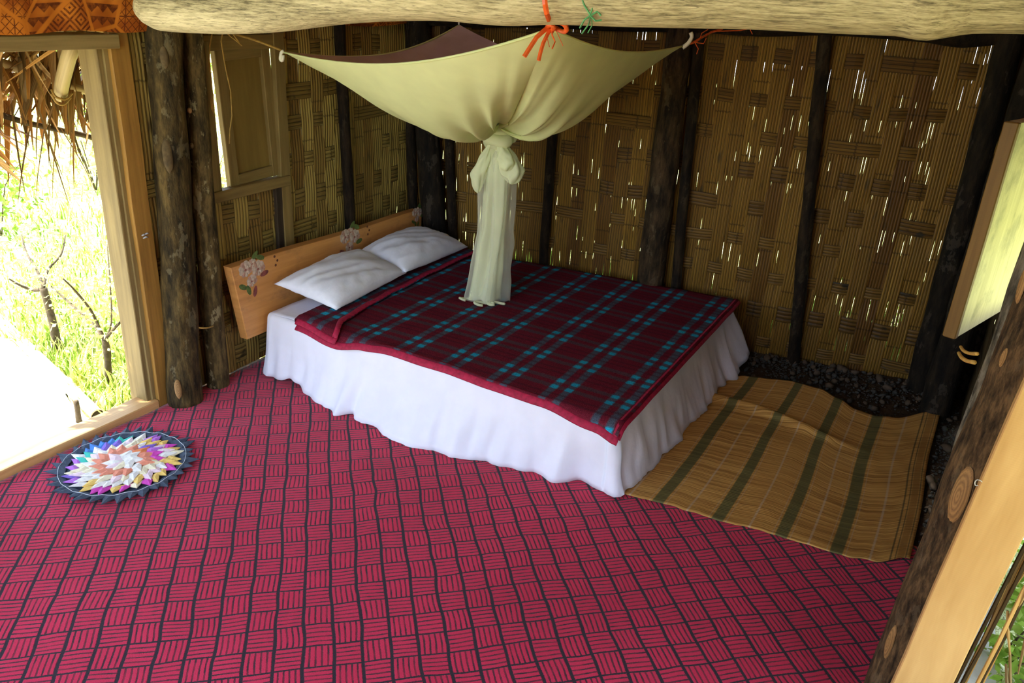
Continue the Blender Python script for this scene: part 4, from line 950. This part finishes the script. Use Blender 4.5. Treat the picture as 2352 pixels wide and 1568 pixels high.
def roof_pt(u, v):
    e0 = edge_pt(CL, CF, u, .075, .03); e1 = edge_pt(CB, CRt, u, .13, .05); f0 = edge_pt(CL, CB, v, .075, .06); f1 = edge_pt(CF, CRt, v, .045, .03)
    p = e0*(1-v)+e1*v+f0*(1-u)+f1*u-(CL*(1-u)*(1-v)+CF*u*(1-v)+CB*(1-u)*v+CRt*u*v)
    m_ = 16*u*(1-u)*v*(1-v); p.z -= .16*m_**.8
    r = math.hypot(u, 1-v); p.z += .022*(abs(math.sin(math.atan2(u, 1-v+1e-4)*9))-.5)*max(0, 1-r*1.5)*min(1, r*6)
    return p+Vector((0, 0, .004))
part('roof_panel', grid(40, 40, roof_pt), PURPLE, net, True)
for k, (a, b, sag, inn) in enumerate(EDG): part('rim_hem', tube([edge_pt(a, b, t/24, sag, inn) for t in range(25)], .0045, 6), NET, net, True)
# knot: three wraps of twisted cloth
g = MB()
for (z, r, t, tilt) in ((.002, .062, .030, .16), (-.030, .060, .034, -.14), (-.064, .048, .028, .22)):
    P = [KN+Vector((math.cos(a)*r, math.sin(a)*r*.85, z+tilt*.2*math.cos(a+1))) for a in [2*math.pi*k/20 for k in range(21)]]; V, F, U = tube(P, [t*(1+.12*math.sin(k*1.1)) for k in range(21)], 10, .25, 25, z*50); g.add(V, F, U)
V, F, U = tube([KN+Vector((0, 0, .05)), KN, KN-Vector((0, 0, .05)), KN-Vector((0, 0, .1))], [.03, .05, .048, .05], 14, .2, 20); g.add(V, F, U); g.build('knot', TAIL, net)
ex = Vector((math.cos(YAW), -math.sin(YAW), 0)); ey = Vector((ex.y, -ex.x, 0))*-1
def tailtube(zs, ctr, wid, nf, dep, amp, seed, n_=72, m_=60, sq=.62):
    def f(u, v):
        z = lerp(zs[0], zs[-1], v); c = interp(-z, [(-a, b) for a, b in ctr]); w = interp(-z, [(-a, b) for a, b in wid])
        a = 2*math.pi*u; tw = 1.3*v+.5*math.sin(v*2+seed)
        r = 1+amp*math.sin(nf*a+tw+3*noise.noise((math.cos(a)+seed, math.sin(a), v*1.2)))+amp*.8*noise.noise((math.cos(a)*2+seed, math.sin(a)*2, v*3.5))
        return KN.xy.to_3d()+ex*(c+w*r*math.cos(a))+ey*(w*sq*r*math.sin(a))+Vector((0, 0, z+.012*noise.noise((math.cos(a)*3, math.sin(a)*3+seed, 0))*(v > .96)))
    return grid(n_, m_, f, True)
part('tail', tailtube([1.20, .372], [(1.2, .0), (1.0, -.003), (.8, -.008), (.6, -.022), (.372, -.035)], [(1.2, .048), (1.0, .052), (.8, .058), (.6, .064), (.45, .072), (.372, .080)], 5, 0, .20, 1), TAIL, net, True)
part('outer_veil', tailtube([1.165, .366], [(1.165, .0), (1.05, .005), (.9, .008), (.7, .006), (.5, -.008), (.366, -.02)], [(1.165, .035), (1.12, .06), (1.0, .088), (.9, .088), (.75, .084), (.66, .092), (.55, .094), (.45, .102), (.366, .108)], 4, 0, .14, 4), VEIL, net, True)
def loop(name, cx, z0, z1, w, off, seed):
    def f(u, v):
        a = 2*math.pi*u; z = lerp(z0, z1, v); prof = max(0, math.sin(math.pi*(.05+.95*v)))**.55*(.55+.6*v); r = w*prof*(1+.38*noise.noise((math.cos(a)*1.6+seed, math.sin(a)*1.6, v*4))+.10*math.sin(4*a+v*9))
        return KN.xy.to_3d()+ex*(cx*(.35+.65*min(1, v*1.6))+r*math.cos(a))+ey*(off+r*.8*math.sin(a))+Vector((0, 0, z))
    part(name, grid(36, 30, f, True), TAIL, net, True)
loop('hanging_loop', -.088, 1.19, .935, .040, -.02, 1); loop('hanging_loop', .080, 1.19, .99, .060, -.03, 7); loop('hanging_loop', .050, 1.19, 1.06, .046, -.06, 11)
g = MB()
for (x, y, z, rx, se) in ((-.125, -.03, .372, .035, 1), (-.03, -.085, .374, .05, 2), (.03, -.07, .373, .045, 3)):
    V, F, U = tube([KN.xy.to_3d()+ex*(x+rx*math.cos(a))+ey*(y+rx*.4*math.sin(a))+Vector((0, 0, z+.004*math.sin(a*2+se))) for a in [4.6*k/14 for k in range(15)]], .007, 8, .3, 30, se); g.add(V, F, U)
g.build('bottom_hem', TAIL, net)
part('corner_loop', tube([CL+Vector((0, 0, .006)), CL+ex*-.012+Vector((0, 0, -.005)), CL+ex*-.018+Vector((0, 0, -.03)), CL+ex*-.008+Vector((0, 0, -.035)), CL+ex*-.004+Vector((0, 0, -.012))], .007, 8, .2, 40, 2, sub=3), WHITE_TIE, net, True)
part('corner_loop', tube([CB, CB+Vector((0, 0, .02)), CB+Vector((0, .02, .05)), CB+Vector((0, .04, .09))], .0045, 6, sub=3), WHITE_TIE, net, True)
part('corner_loop', tube([CRt+Vector((0, 0, -.006)), CRt+ex*.02+Vector((0, 0, .01)), CRt+ex*.035+Vector((0, 0, .04)), CRt+ex*.028+Vector((0, 0, .06))], .009, 8, .25, 30, 2, sub=3), WHITE_TIE, net, True)
# ties
def strip(pts, w, nrm, th=.0012):
    pts = [Vector(p) for p in pts]; V, F = [], []
    for k, p in enumerate(pts):
        t = (pts[min(k+1, len(pts)-1)]-pts[max(k-1, 0)]).normalized(); s = t.cross(Vector(nrm)).normalized(); n = s.cross(t)
        ww = w if not hasattr(w, '__len__') else w[k]
        V += [p-s*ww/2, p+n*th*2, p+s*ww/2, p-n*th]
    for k in range(len(pts)-1):
        for i in range(4): F.append((k*4+i, k*4+(i+1) % 4, k*4+4+(i+1) % 4, k*4+4+i))
    F += [(3, 2, 1, 0), tuple(range(len(V)-4, len(V)))]
    return V, F, [(v[0], v[2]) for v in V]
toC = (CAM-CF).normalized()
rb = tag(empty('ribbon_tie', CF), 'orange plastic ribbon tying the net front corner to the log', 'ribbon')
def fp(px, py, d=0.0): v = ray(px, py); v = v*((CF-CAM).length/v.length); return CAM+v*(1-d)
part('band', strip([fp(1250, -12, .095), fp(1252, 10, .097), fp(1256, 32, .09), fp(1262, 48, .06), fp(1266, 60, .02)], .014, toC), RIBBON, rb)
for pts, w in (([(1266, 58), (1250, 70), (1233, 85), (1218, 108), (1204, 130)], .013), ([(1268, 60), (1258, 78), (1248, 98), (1242, 118), (1237, 139)], .011), ([(1268, 58), (1268, 80), (1275, 96), (1268, 112)], .004), ([(1270, 58), (1284, 85), (1293, 105)], .002), ([(1264, 60), (1256, 84), (1262, 108)], .002)):
    part('loose_end', strip([fp(x, y, .02+.01*k) for k, (x, y) in enumerate(pts)], w, toC), RIBBON, rb)
part('bow', tube([fp(1262, 55, .02), fp(1276, 48, .035), fp(1294, 55, .04), fp(1302, 68, .035), fp(1292, 72, .025), fp(1276, 64, .02)], .007, 6, .3, 50, 1, sub=3), RIBBON, rb, True)
part('knot', tube([fp(1257, 62, .02), fp(1264, 56, .035), fp(1272, 64, .03), fp(1266, 70, .02)], .008, 6, .3, 50, 3, sub=3), RIBBON, rb, True)
rb2 = tag(empty('ribbon_tie', CRt), 'red-orange ribbon pulling the net right corner to the back beam', 'ribbon')
def gp(px, py, d=0): v = ray(px, py); return CAM+v*(((CRt-CAM).length+d)/v.length)
part('band', strip([gp(1572, 104), gp(1592, 98, .05), gp(1612, 86, .12), gp(1634, 74, .25), gp(1660, 66, .4)], .010, toC), RIBBON, rb2)
for pts in ([(1598, 98), (1606, 92), (1612, 76), (1626, 68)], [(1600, 98), (1616, 100), (1622, 88)], [(1596, 98), (1604, 112), (1600, 124)], [(1640, 72), (1700, 70), (1722, 66), (1728, 78)]): part('loose_end', strip([gp(x, y, .06+.03*k) for k, (x, y) in enumerate(pts)], .004, toC), RIBBON, rb2)
gs = tag(empty('string_tie', fp(1355, 40, .06)), 'frayed green string knotted on the underside of the pale log', 'string')
for pts, w in (([(1335, -10), (1342, 12), (1352, 28), (1357, 38)], .005), ([(1357, 36), (1372, 26), (1380, 36)], .005), ([(1355, 36), (1342, 46), (1332, 64)], .005), ([(1356, 36), (1368, 48), (1382, 46)], .005), ([(1356, 38), (1352, 56), (1336, 78)], .004), ([(1358, 38), (1360, 58), (1350, 76)], .003), ([(1355, 36), (1362, 14), (1358, 2)], .004)):
    part('strand', strip([fp(x, y, .098 if y < 50 else .08) for x, y in pts], w, toC), GREEN_STR, gs)
rf = tag(empty('raffia_tie', CL), 'dry raffia strips tying the net left corner and dangling by the window', 'raffia')
def lp_(px, py, k): a = onx(px, py, -.10); b = ony(px, py, .15); return a.lerp(b, k)
part('cord', tube([lp_(516, 70, .2), lp_(545, 80, .4), lp_(585, 92, .7), lp_(640, 113, 1), CL], .0055, 6, .2, 40, sub=3), RAFFIA, rf, True)
for pts in ([(512, 72), (508, 95), (517, 150), (530, 210), (533, 265), (528, 300), (527, 330)], [(487, 78), (482, 105), (480, 140), (486, 190), (488, 230), (492, 268)], [(515, 70), (530, 84), (545, 95), (556, 105)], [(510, 72), (535, 78), (550, 98)]):
    part('strand', strip([lp_(x, y, .12) for x, y in pts], [.006]*len(pts), (1, -.5, 0)), RAFFIA, rf)
wl = strip([lp_(489, 215, .12), lp_(487, 232, .12), lp_(489, 250, .12), lp_(493, 262, .12)], [.006, .016, .016, .004], (1, -.5, 0)); part('strand', wl, RAFFIA, rf)

# ================================================================== OUTSIDE
GZ = -0.25
def gh(x, y):
    d = max(0, -x-2.2); return GZ+0.10*d-0.0+0.05*noise.noise((x*.8, y*.8, 0))*min(1, max(0, -x-.9))
def hollow(x, y): return -0.25 <= x <= 3.16 and -3.45 <= y <= 2.0
V, F, U = grid(90, 90, lambda u, v: (lambda x, y: (x, y, gh(x, y)-0.004))(-26+46*u**.9, -22+44*v))
ground = tag(mesh('ground', V, F, MEADOW, None, True, U), kind='structure')
def path_pt(u, v):
    y = lerp(-6.5, -.30, v); e = interp(y, [(-6.5, -3.6), (-1.2, -3.3), (-.62, -.95), (-.50, -.78), (-.3, -.5)]); 
    x = lerp(-0.27, e, u); return (x, y, GZ+.012+.006*noise.noise((x*4, y*4, 1)))
path_edge = [(-.95, -.47), (-1.32, -.30), (-2.04, -.22), (-3.4, .05)]
def path_pt(u, v):
    x = lerp(-0.28, -4.2, u); ye = interp(-x, [(.28, -.60), (.72, -.52), (.95, -.47), (1.32, -.31), (2.04, -.22), (3.4, .02), (4.2, .1)])
    y = lerp(-5.5, ye+.02*noise.noise((x*6, 0, 0)), v); return (x, y, max(gh(x, y), GZ)+.012+.004*noise.noise((x*4, y*4, 1)))
V, F, U = grid(40, 40, path_pt)
pth = tag(mesh('path', V, F, PATH, None, True, U), kind='structure')
V, F, U = grid(10, 40, lambda u, v: (lerp(3.16, 3.345, u)+.01*noise.noise((v*30, u, 0)), lerp(-4.5, 3.0, v), GZ+.016))
tag(mesh('path', V, F, PATH, None, True, U), kind='structure')
# grass tufts (uncountable)
def blades(pts, h, w, mat, name, parent=None, kind='stuff', seed=1):
    R = np.random.RandomState(seed); n = len(pts); p = np.asarray(pts, float)
    hh = h*R.uniform(.5, 1.3, n); a = R.uniform(0, 6.283, n); ln = hh*R.uniform(.2, .9, n); b = a+R.uniform(1.2, 1.9, n)
    s = np.c_[np.cos(b), np.sin(b), np.zeros(n)]*w*R.uniform(.6, 1.3, n)[:, None]
    mid = p+np.c_[np.cos(a)*ln*.35, np.sin(a)*ln*.35, hh*.6]; tip = p+np.c_[np.cos(a)*ln, np.sin(a)*ln, hh]
    V = np.stack([p-s, p+s, mid-s*.8, mid+s*.8, tip], 1).reshape(-1, 3); i = np.arange(n)*5
    F = [(k, k+1, k+3, k+2) for k in i.tolist()]; F2 = [(k+2, k+3, k+4) for k in i.tolist()]
    o = mesh(name, V.tolist(), F+F2, mat, parent, True, None); return tag(o, kind=kind)
R = np.random.RandomState(4); pts = []
while len(pts) < 16000:
    x = -.5-R.gamma(1.6, 1.5); y = -.5+R.uniform(-.1, 1)*(1.2+(-x)*1.1)
    ye = interp(-x, [(.28, -.60), (.72, -.50), (.95, -.44), (1.32, -.28), (2.04, -.19), (3.4, .05), (4.2, .13), (4.4, -4)])
    if x < -11 or y < ye: continue
    pts.append((x, y, gh(x, y)-.01))
gr = blades(pts[:9000], .085, .006, LEAF_G, 'grass', None, 'stuff', 2); tag(gr, 'short bright grass beside the pale path outside the left doorway', 'grass')
gr2 = blades(pts[9000:], .12, .007, LEAF_Y, 'grass', None, 'stuff', 3); tag(gr2, 'yellow-green sunlit grass covering the slope beyond the left doorway', 'grass')
def leaves(cloud, size, mat, name, parent, seed):
    R = np.random.RandomState(seed); p = np.asarray(cloud); n = len(p); d = R.normal(size=(n, 3)); d[:, 2] = d[:, 2]*.5-.2; d /= np.linalg.norm(d, axis=1)[:, None]
    s = np.cross(d, R.normal(size=(n, 3))); s /= np.linalg.norm(s, axis=1)[:, None]; L_ = size*R.uniform(.6, 1.3, n)[:, None]
    V = np.stack([p, p+d*L_*.5+s*L_*.28, p+d*L_, p+d*L_*.5-s*L_*.28], 1).reshape(-1, 3)
    return tag(mesh(name, V.tolist(), [(4*k, 4*k+1, 4*k+2, 4*k+3) for k in range(n)], mat, parent, True), kind='stuff')
def shrub(name, label, base, trunkpts, branches, nleaf, spread, mat, seed, size=.035, group=None):
    root = tag(empty(name, base), label, 'shrub', group); R = np.random.RandomState(seed)
    if trunkpts: part('trunk', tube(trunkpts[0], trunkpts[1], 8, .25, 12, seed, sub=3), BARK_SHRUB, root, True)
    cl = []
    for (pp, rr_) in branches:
        part('branch', tube(pp, rr_, 6, .2, 15, seed, sub=3), BARK_SHRUB, root, True)
        pp = [Vector(q) for q in pp]
        for k in range(nleaf//max(1, len(branches))):
            t = R.uniform(.2, 1.15); i = min(int(t*(len(pp)-1)), len(pp)-2); q = pp[i].lerp(pp[i+1], t*(len(pp)-1)-i); cl.append(q+Vector(R.normal(size=3)*spread))
    leaves(cl, size, mat, 'foliage', root, seed); return root
BARK_SHRUB = plain('shrub_bark', (0.085, 0.062, 0.035), .9, .4, 40)
def o1(px, py, Y): return ony(px, py, Y)
b1 = onz(250, 878, GZ); b2 = onz(132, 806, GZ)
s1 = [b1, o1(246, 810, b1.y), o1(240, 780, b1.y)]
shrub('shrub', 'small bare-stemmed shrub with forked branches nearest the left door jamb', b1, (s1, [.020, .018, .017]),
      [([s1[2], o1(215, 745, b1.y+.05), o1(165, 700, b1.y+.1), o1(118, 658, b1.y+.15)], [.011, .009, .007, .004]), ([s1[2], o1(210, 715, b1.y), o1(175, 670, b1.y-.05), o1(145, 640, b1.y-.1)], [.010, .008, .006, .004]), ([s1[2], o1(262, 755, b1.y), o1(290, 725, b1.y+.1), o1(318, 690, b1.y+.2)], [.009, .008, .006, .004]), ([s1[2], o1(256, 740, b1.y), o1(252, 640, b1.y+.1), o1(246, 560, b1.y+.2)], [.006, .005, .004, .003])], 520, .085, LEAF_Y, 21, .032)
s2 = [b2, o1(122, 745, b2.y), o1(108, 690, b2.y), o1(100, 662, b2.y)]
shrub('shrub', 'slanting grey-stemmed shrub farther left beside the pale path', b2, (s2, [.026, .023, .022, .022]),
      [([s2[3], o1(80, 666, b2.y), o1(50, 657, b2.y-.05), o1(20, 640, b2.y-.1)], [.013, .010, .007, .004]), ([s2[3], o1(110, 620, b2.y+.1), o1(140, 585, b2.y+.2), o1(150, 540, b2.y+.3)], [.010, .008, .006, .004]), ([s2[3], o1(85, 620, b2.y+.1), o1(60, 580, b2.y+.2), o1(50, 540, b2.y+.3)], [.010, .008, .006, .004])], 520, .12, LEAF_Y, 22, .035)
R = random.Random(9)
for i, (x, y, h) in enumerate(((-3.6, .75, .9), (-4.2, 2.0, 1.0), (-5.2, .9, 1.1), (-5.6, 3.0, 1.2), (-7.0, 1.8, 1.4), (-7.8, 3.9, 1.5), (-9.3, 2.8, 1.6), (-10.5, 5.2, 1.8), (-3.0, 2.3, .8), (-6.6, 5.4, 1.5), (-2.4, 1.3, .7))):
    b = Vector((x, y, gh(x, y)-.02)); br = []
    for k in range(6):
        a = R.random()*6.28; q = Vector((math.cos(a), math.sin(a), 0))*h*.45*R.uniform(.4, 1.1); br.append(([b, b+q*.4+Vector((0, 0, h*.45)), b+q+Vector((0, 0, h*R.uniform(.6, 1.0)))], [.005, .004, .002]))
    shrub('bush', 'loose sunlit bush on the meadow slope seen through the left doorway', b, None, br, 600, h*.16, LEAF_Y if i % 3 else LEAF_G, 40+i, .05*h**.5+.01, 'bushes on the meadow slope')
# low plants at the right side of the hut and behind the back wall
for i, (x, y, n_) in enumerate(((3.45, .12, 260), (3.50, .55, 260), (3.62, -.1, 200))):
    b = Vector((x, y, GZ)); br = [([b, b+Vector((R.uniform(-.08, .08), R.uniform(-.08, .08), .10)), b+Vector((R.uniform(-.12, .12), R.uniform(-.12, .12), .22))], [.005, .004, .002]) for k in range(5)]
    shrub('leafy_plant', ['small leafy green plant beside the pale strip outside the right doorway', 'leafy green plant farther along the pale strip outside right', 'leafy green plant set back from the pale strip outside right'][i], b, None, br, n_, .045, LEAF_G, 60+i, .05)
R2 = np.random.RandomState(8); pts = [(R2.uniform(-.4, 4.5), 2.25+R2.gamma(1.5, .25), GZ) for _ in range(2500)]
tag(blades(pts, .30, .010, LEAF_G, 'grass', None, 'stuff', 5), 'long grass growing behind the woven back wall', 'grass')
# bamboo pole and pegs at the path edge
e0, e1 = onz(226, 955, GZ+.03), onz(118, 850, GZ+.03); dd = (e1-e0).normalized()
bp = tag(empty('bamboo_pole', e0), 'pale bamboo pole lying along the edge of the path outside', 'pole')
gp_ = [e0+dd*t for t in (0, .02, .3, .32, .34, .62, .64, .66, 1.0, 1.02, 1.04, 1.5, 2.4)]
part('culm', tube(gp_, [.032, .032, .032, .036, .032, .032, .036, .032, .032, .036, .032, .031, .030], 16, cap=False), BAMBOO_GREEN, bp, True)
part('cut_end', tube([e0-dd*.001, e0+dd*.012], [.0325, .0325], 16, cap=False), KNOT, bp, True); part('hollow', tube([e0+dd*.006, e0+dd*.008], .026, 12), WOOD_DARK, bp)
for lab, (px, py, qx, qy, r) in zip(('thick stake stump standing at the path edge by the sill', 'thin dark stake leaning behind the lying bamboo pole'), ((182, 976, 174, 920, .014), (236, 950, 216, 922, .009))):
    a = onz(px, py, GZ-.01); b = ony(qx, qy, a.y); st = tag(empty('stake', a), lab, 'stake'); part('stem', tube([a, a.lerp(b, .5)+Vector((.004, 0, 0)), b], [r*1.1, r, r*.95], 10, .2, 20, 1, sub=3), BARK_SHRUB, st, True)
    if r > .01: part('root_fibres', tube([a+Vector((-.03, -.01, .004)), a+Vector((0, -.015, .012)), a+Vector((.03, .005, .004))], [.004, .008, .004], 6, .4, 40, 2, sub=3), RAFFIA, st, True)
# thatch eave over the left doorway: rafters and hanging dry palm leaves
ev = tag(empty('thatch_eave', (-.8, -.6, 1.4)), 'ragged dry palm-leaf thatch hanging over the left doorway outside', 'thatch')
part('rafter', tube([onx(172, 92, -.46), onx(158, 130, -.52), onx(145, 180, -.60), onx(137, 222, -.68)], [.030, .030, .030, .029], 14, .06, 6), BAMBOO_POLE, ev, True)
part('rafter_binding', tube([onx(118, 205, -.64), onx(128, 222, -.63), onx(150, 228, -.63), onx(166, 214, -.64)], .005, 6, sub=4), RAFFIA, ev, True); part('rafter_binding', tube([onx(118, 215, -.64), onx(130, 235, -.63), onx(146, 240, -.63), onx(162, 224, -.64)], .005, 6, sub=4), RAFFIA, ev, True)
part('batten', tube([onx(-40, 130, -.72), onx(10, 146, -.72), onx(70, 166, -.72), onx(125, 184, -.72), onx(190, 206, -.72), onx(240, 222, -.72)], .019, 10, .08, 6), WOODB := BAMBOO_POLE, ev, True)
part('batten', tube([onx(-40, 250, -.88), onx(60, 282, -.88), onx(190, 310, -.88), onx(260, 330, -.88)], .013, 10, .08, 6), BARK_SHRUB, ev, True)
R = random.Random(17)
def palm_leaf(p, d, L_, w, droop, mat=THATCH):
    d = d.normalized(); s = d.cross(Vector((R.uniform(-.4, .4), R.uniform(-.3, .3), 1))).normalized() if abs(d.z) < .95 else Vector((0, 1, 0)); s = (s+Vector((R.uniform(-.6, .6), R.uniform(-.3, .3), 0))).normalized(); n = d.cross(s).normalized()
    V, F, U = [], [], []; k_ = 6
    for k in range(k_+1):
        t = k/k_; q = p+d*L_*t+Vector((0, 0, -droop*t*t))+n*.02*math.sin(t*4+w*300)*.5; ww = w*(1-t**2.5)*.5+.0008
        V += [q-s*ww+n*ww*.5, q, q+s*ww+n*ww*.5]; U += [(0, t*L_), (.5, t*L_), (1, t*L_)]
    for k in range(k_): a = k*3; F += [(a, a+1, a+4, a+3), (a+1, a+2, a+5, a+4)]
    mesh('palm_leaf', V, F, mat, ev, True, U)
for i in range(212):
    y = R.uniform(-1.25, .02); lay = R.random(); x = lerp(-.58, -.92, lay); z = lerp(1.60, 1.36, lay)+R.uniform(-.06, .06)
    a = R.gauss(0, .38); d = Vector((R.uniform(-.35, .12), math.sin(a)*.8, -math.cos(a)))
    palm_leaf(Vector((x, y, z)), d, R.uniform(.14, .34)*(1.0 if y > -.75 else 1.15), R.uniform(.018, .044), R.uniform(0, .05))
for i in range(24):   # long stray fibres
    y = R.uniform(-1.1, -.12); a = R.gauss(0, .35); palm_leaf(Vector((R.uniform(-.9, -.7), y, R.uniform(1.2, 1.4))), Vector((R.uniform(-.1, .1), math.sin(a), -math.cos(a))), R.uniform(.25, .46), R.uniform(.004, .009), .02)
for i in range(48):   # upper leaves lying along the slope
    y = R.uniform(-1.2, .05); a = R.gauss(0, .7); palm_leaf(Vector((R.uniform(-.55, -.35), y, R.uniform(1.62, 1.76))), Vector((-.8, math.sin(a)*.8, -.55)), R.uniform(.25, .45), R.uniform(.02, .04), .03)
for i in range(14):   # broad bent leaves sweeping down at the left
    palm_leaf(Vector((R.uniform(-.9, -.7), R.uniform(-1.05, -.72), R.uniform(1.24, 1.40))), Vector((R.uniform(-.2, .1), R.uniform(.5, .95), R.uniform(-.75, -.45))), R.uniform(.28, .42), R.uniform(.03, .055), .03)
g = MB()
for i in range(420):  # the tangle of broken leaf behind them
    y = R.uniform(-1.3, .1); lay = R.random(); p = Vector((lerp(-.62, -.96, lay), y, lerp(1.62, 1.36, lay)+R.uniform(-.05, .04))); a = R.gauss(0, .8); d = Vector((R.uniform(-.5, .3), math.sin(a), -abs(math.cos(a))*.9)).normalized(); L_ = R.uniform(.08, .20); s_ = d.cross(Vector((R.random(), R.random(), R.random()))).normalized()*R.uniform(.008, .02)
    g.add([p-s_, p+s_, p+d*L_*.6+s_*.9, p+d*L_, p+d*L_*.6-s_*.9], [(0, 1, 2, 4), (4, 2, 3)], [(0, 0), (1, 0), (1, L_*.6), (.5, L_), (0, L_*.6)])
tag(g.build('broken_leaves', THATCH, ev), kind='stuff')
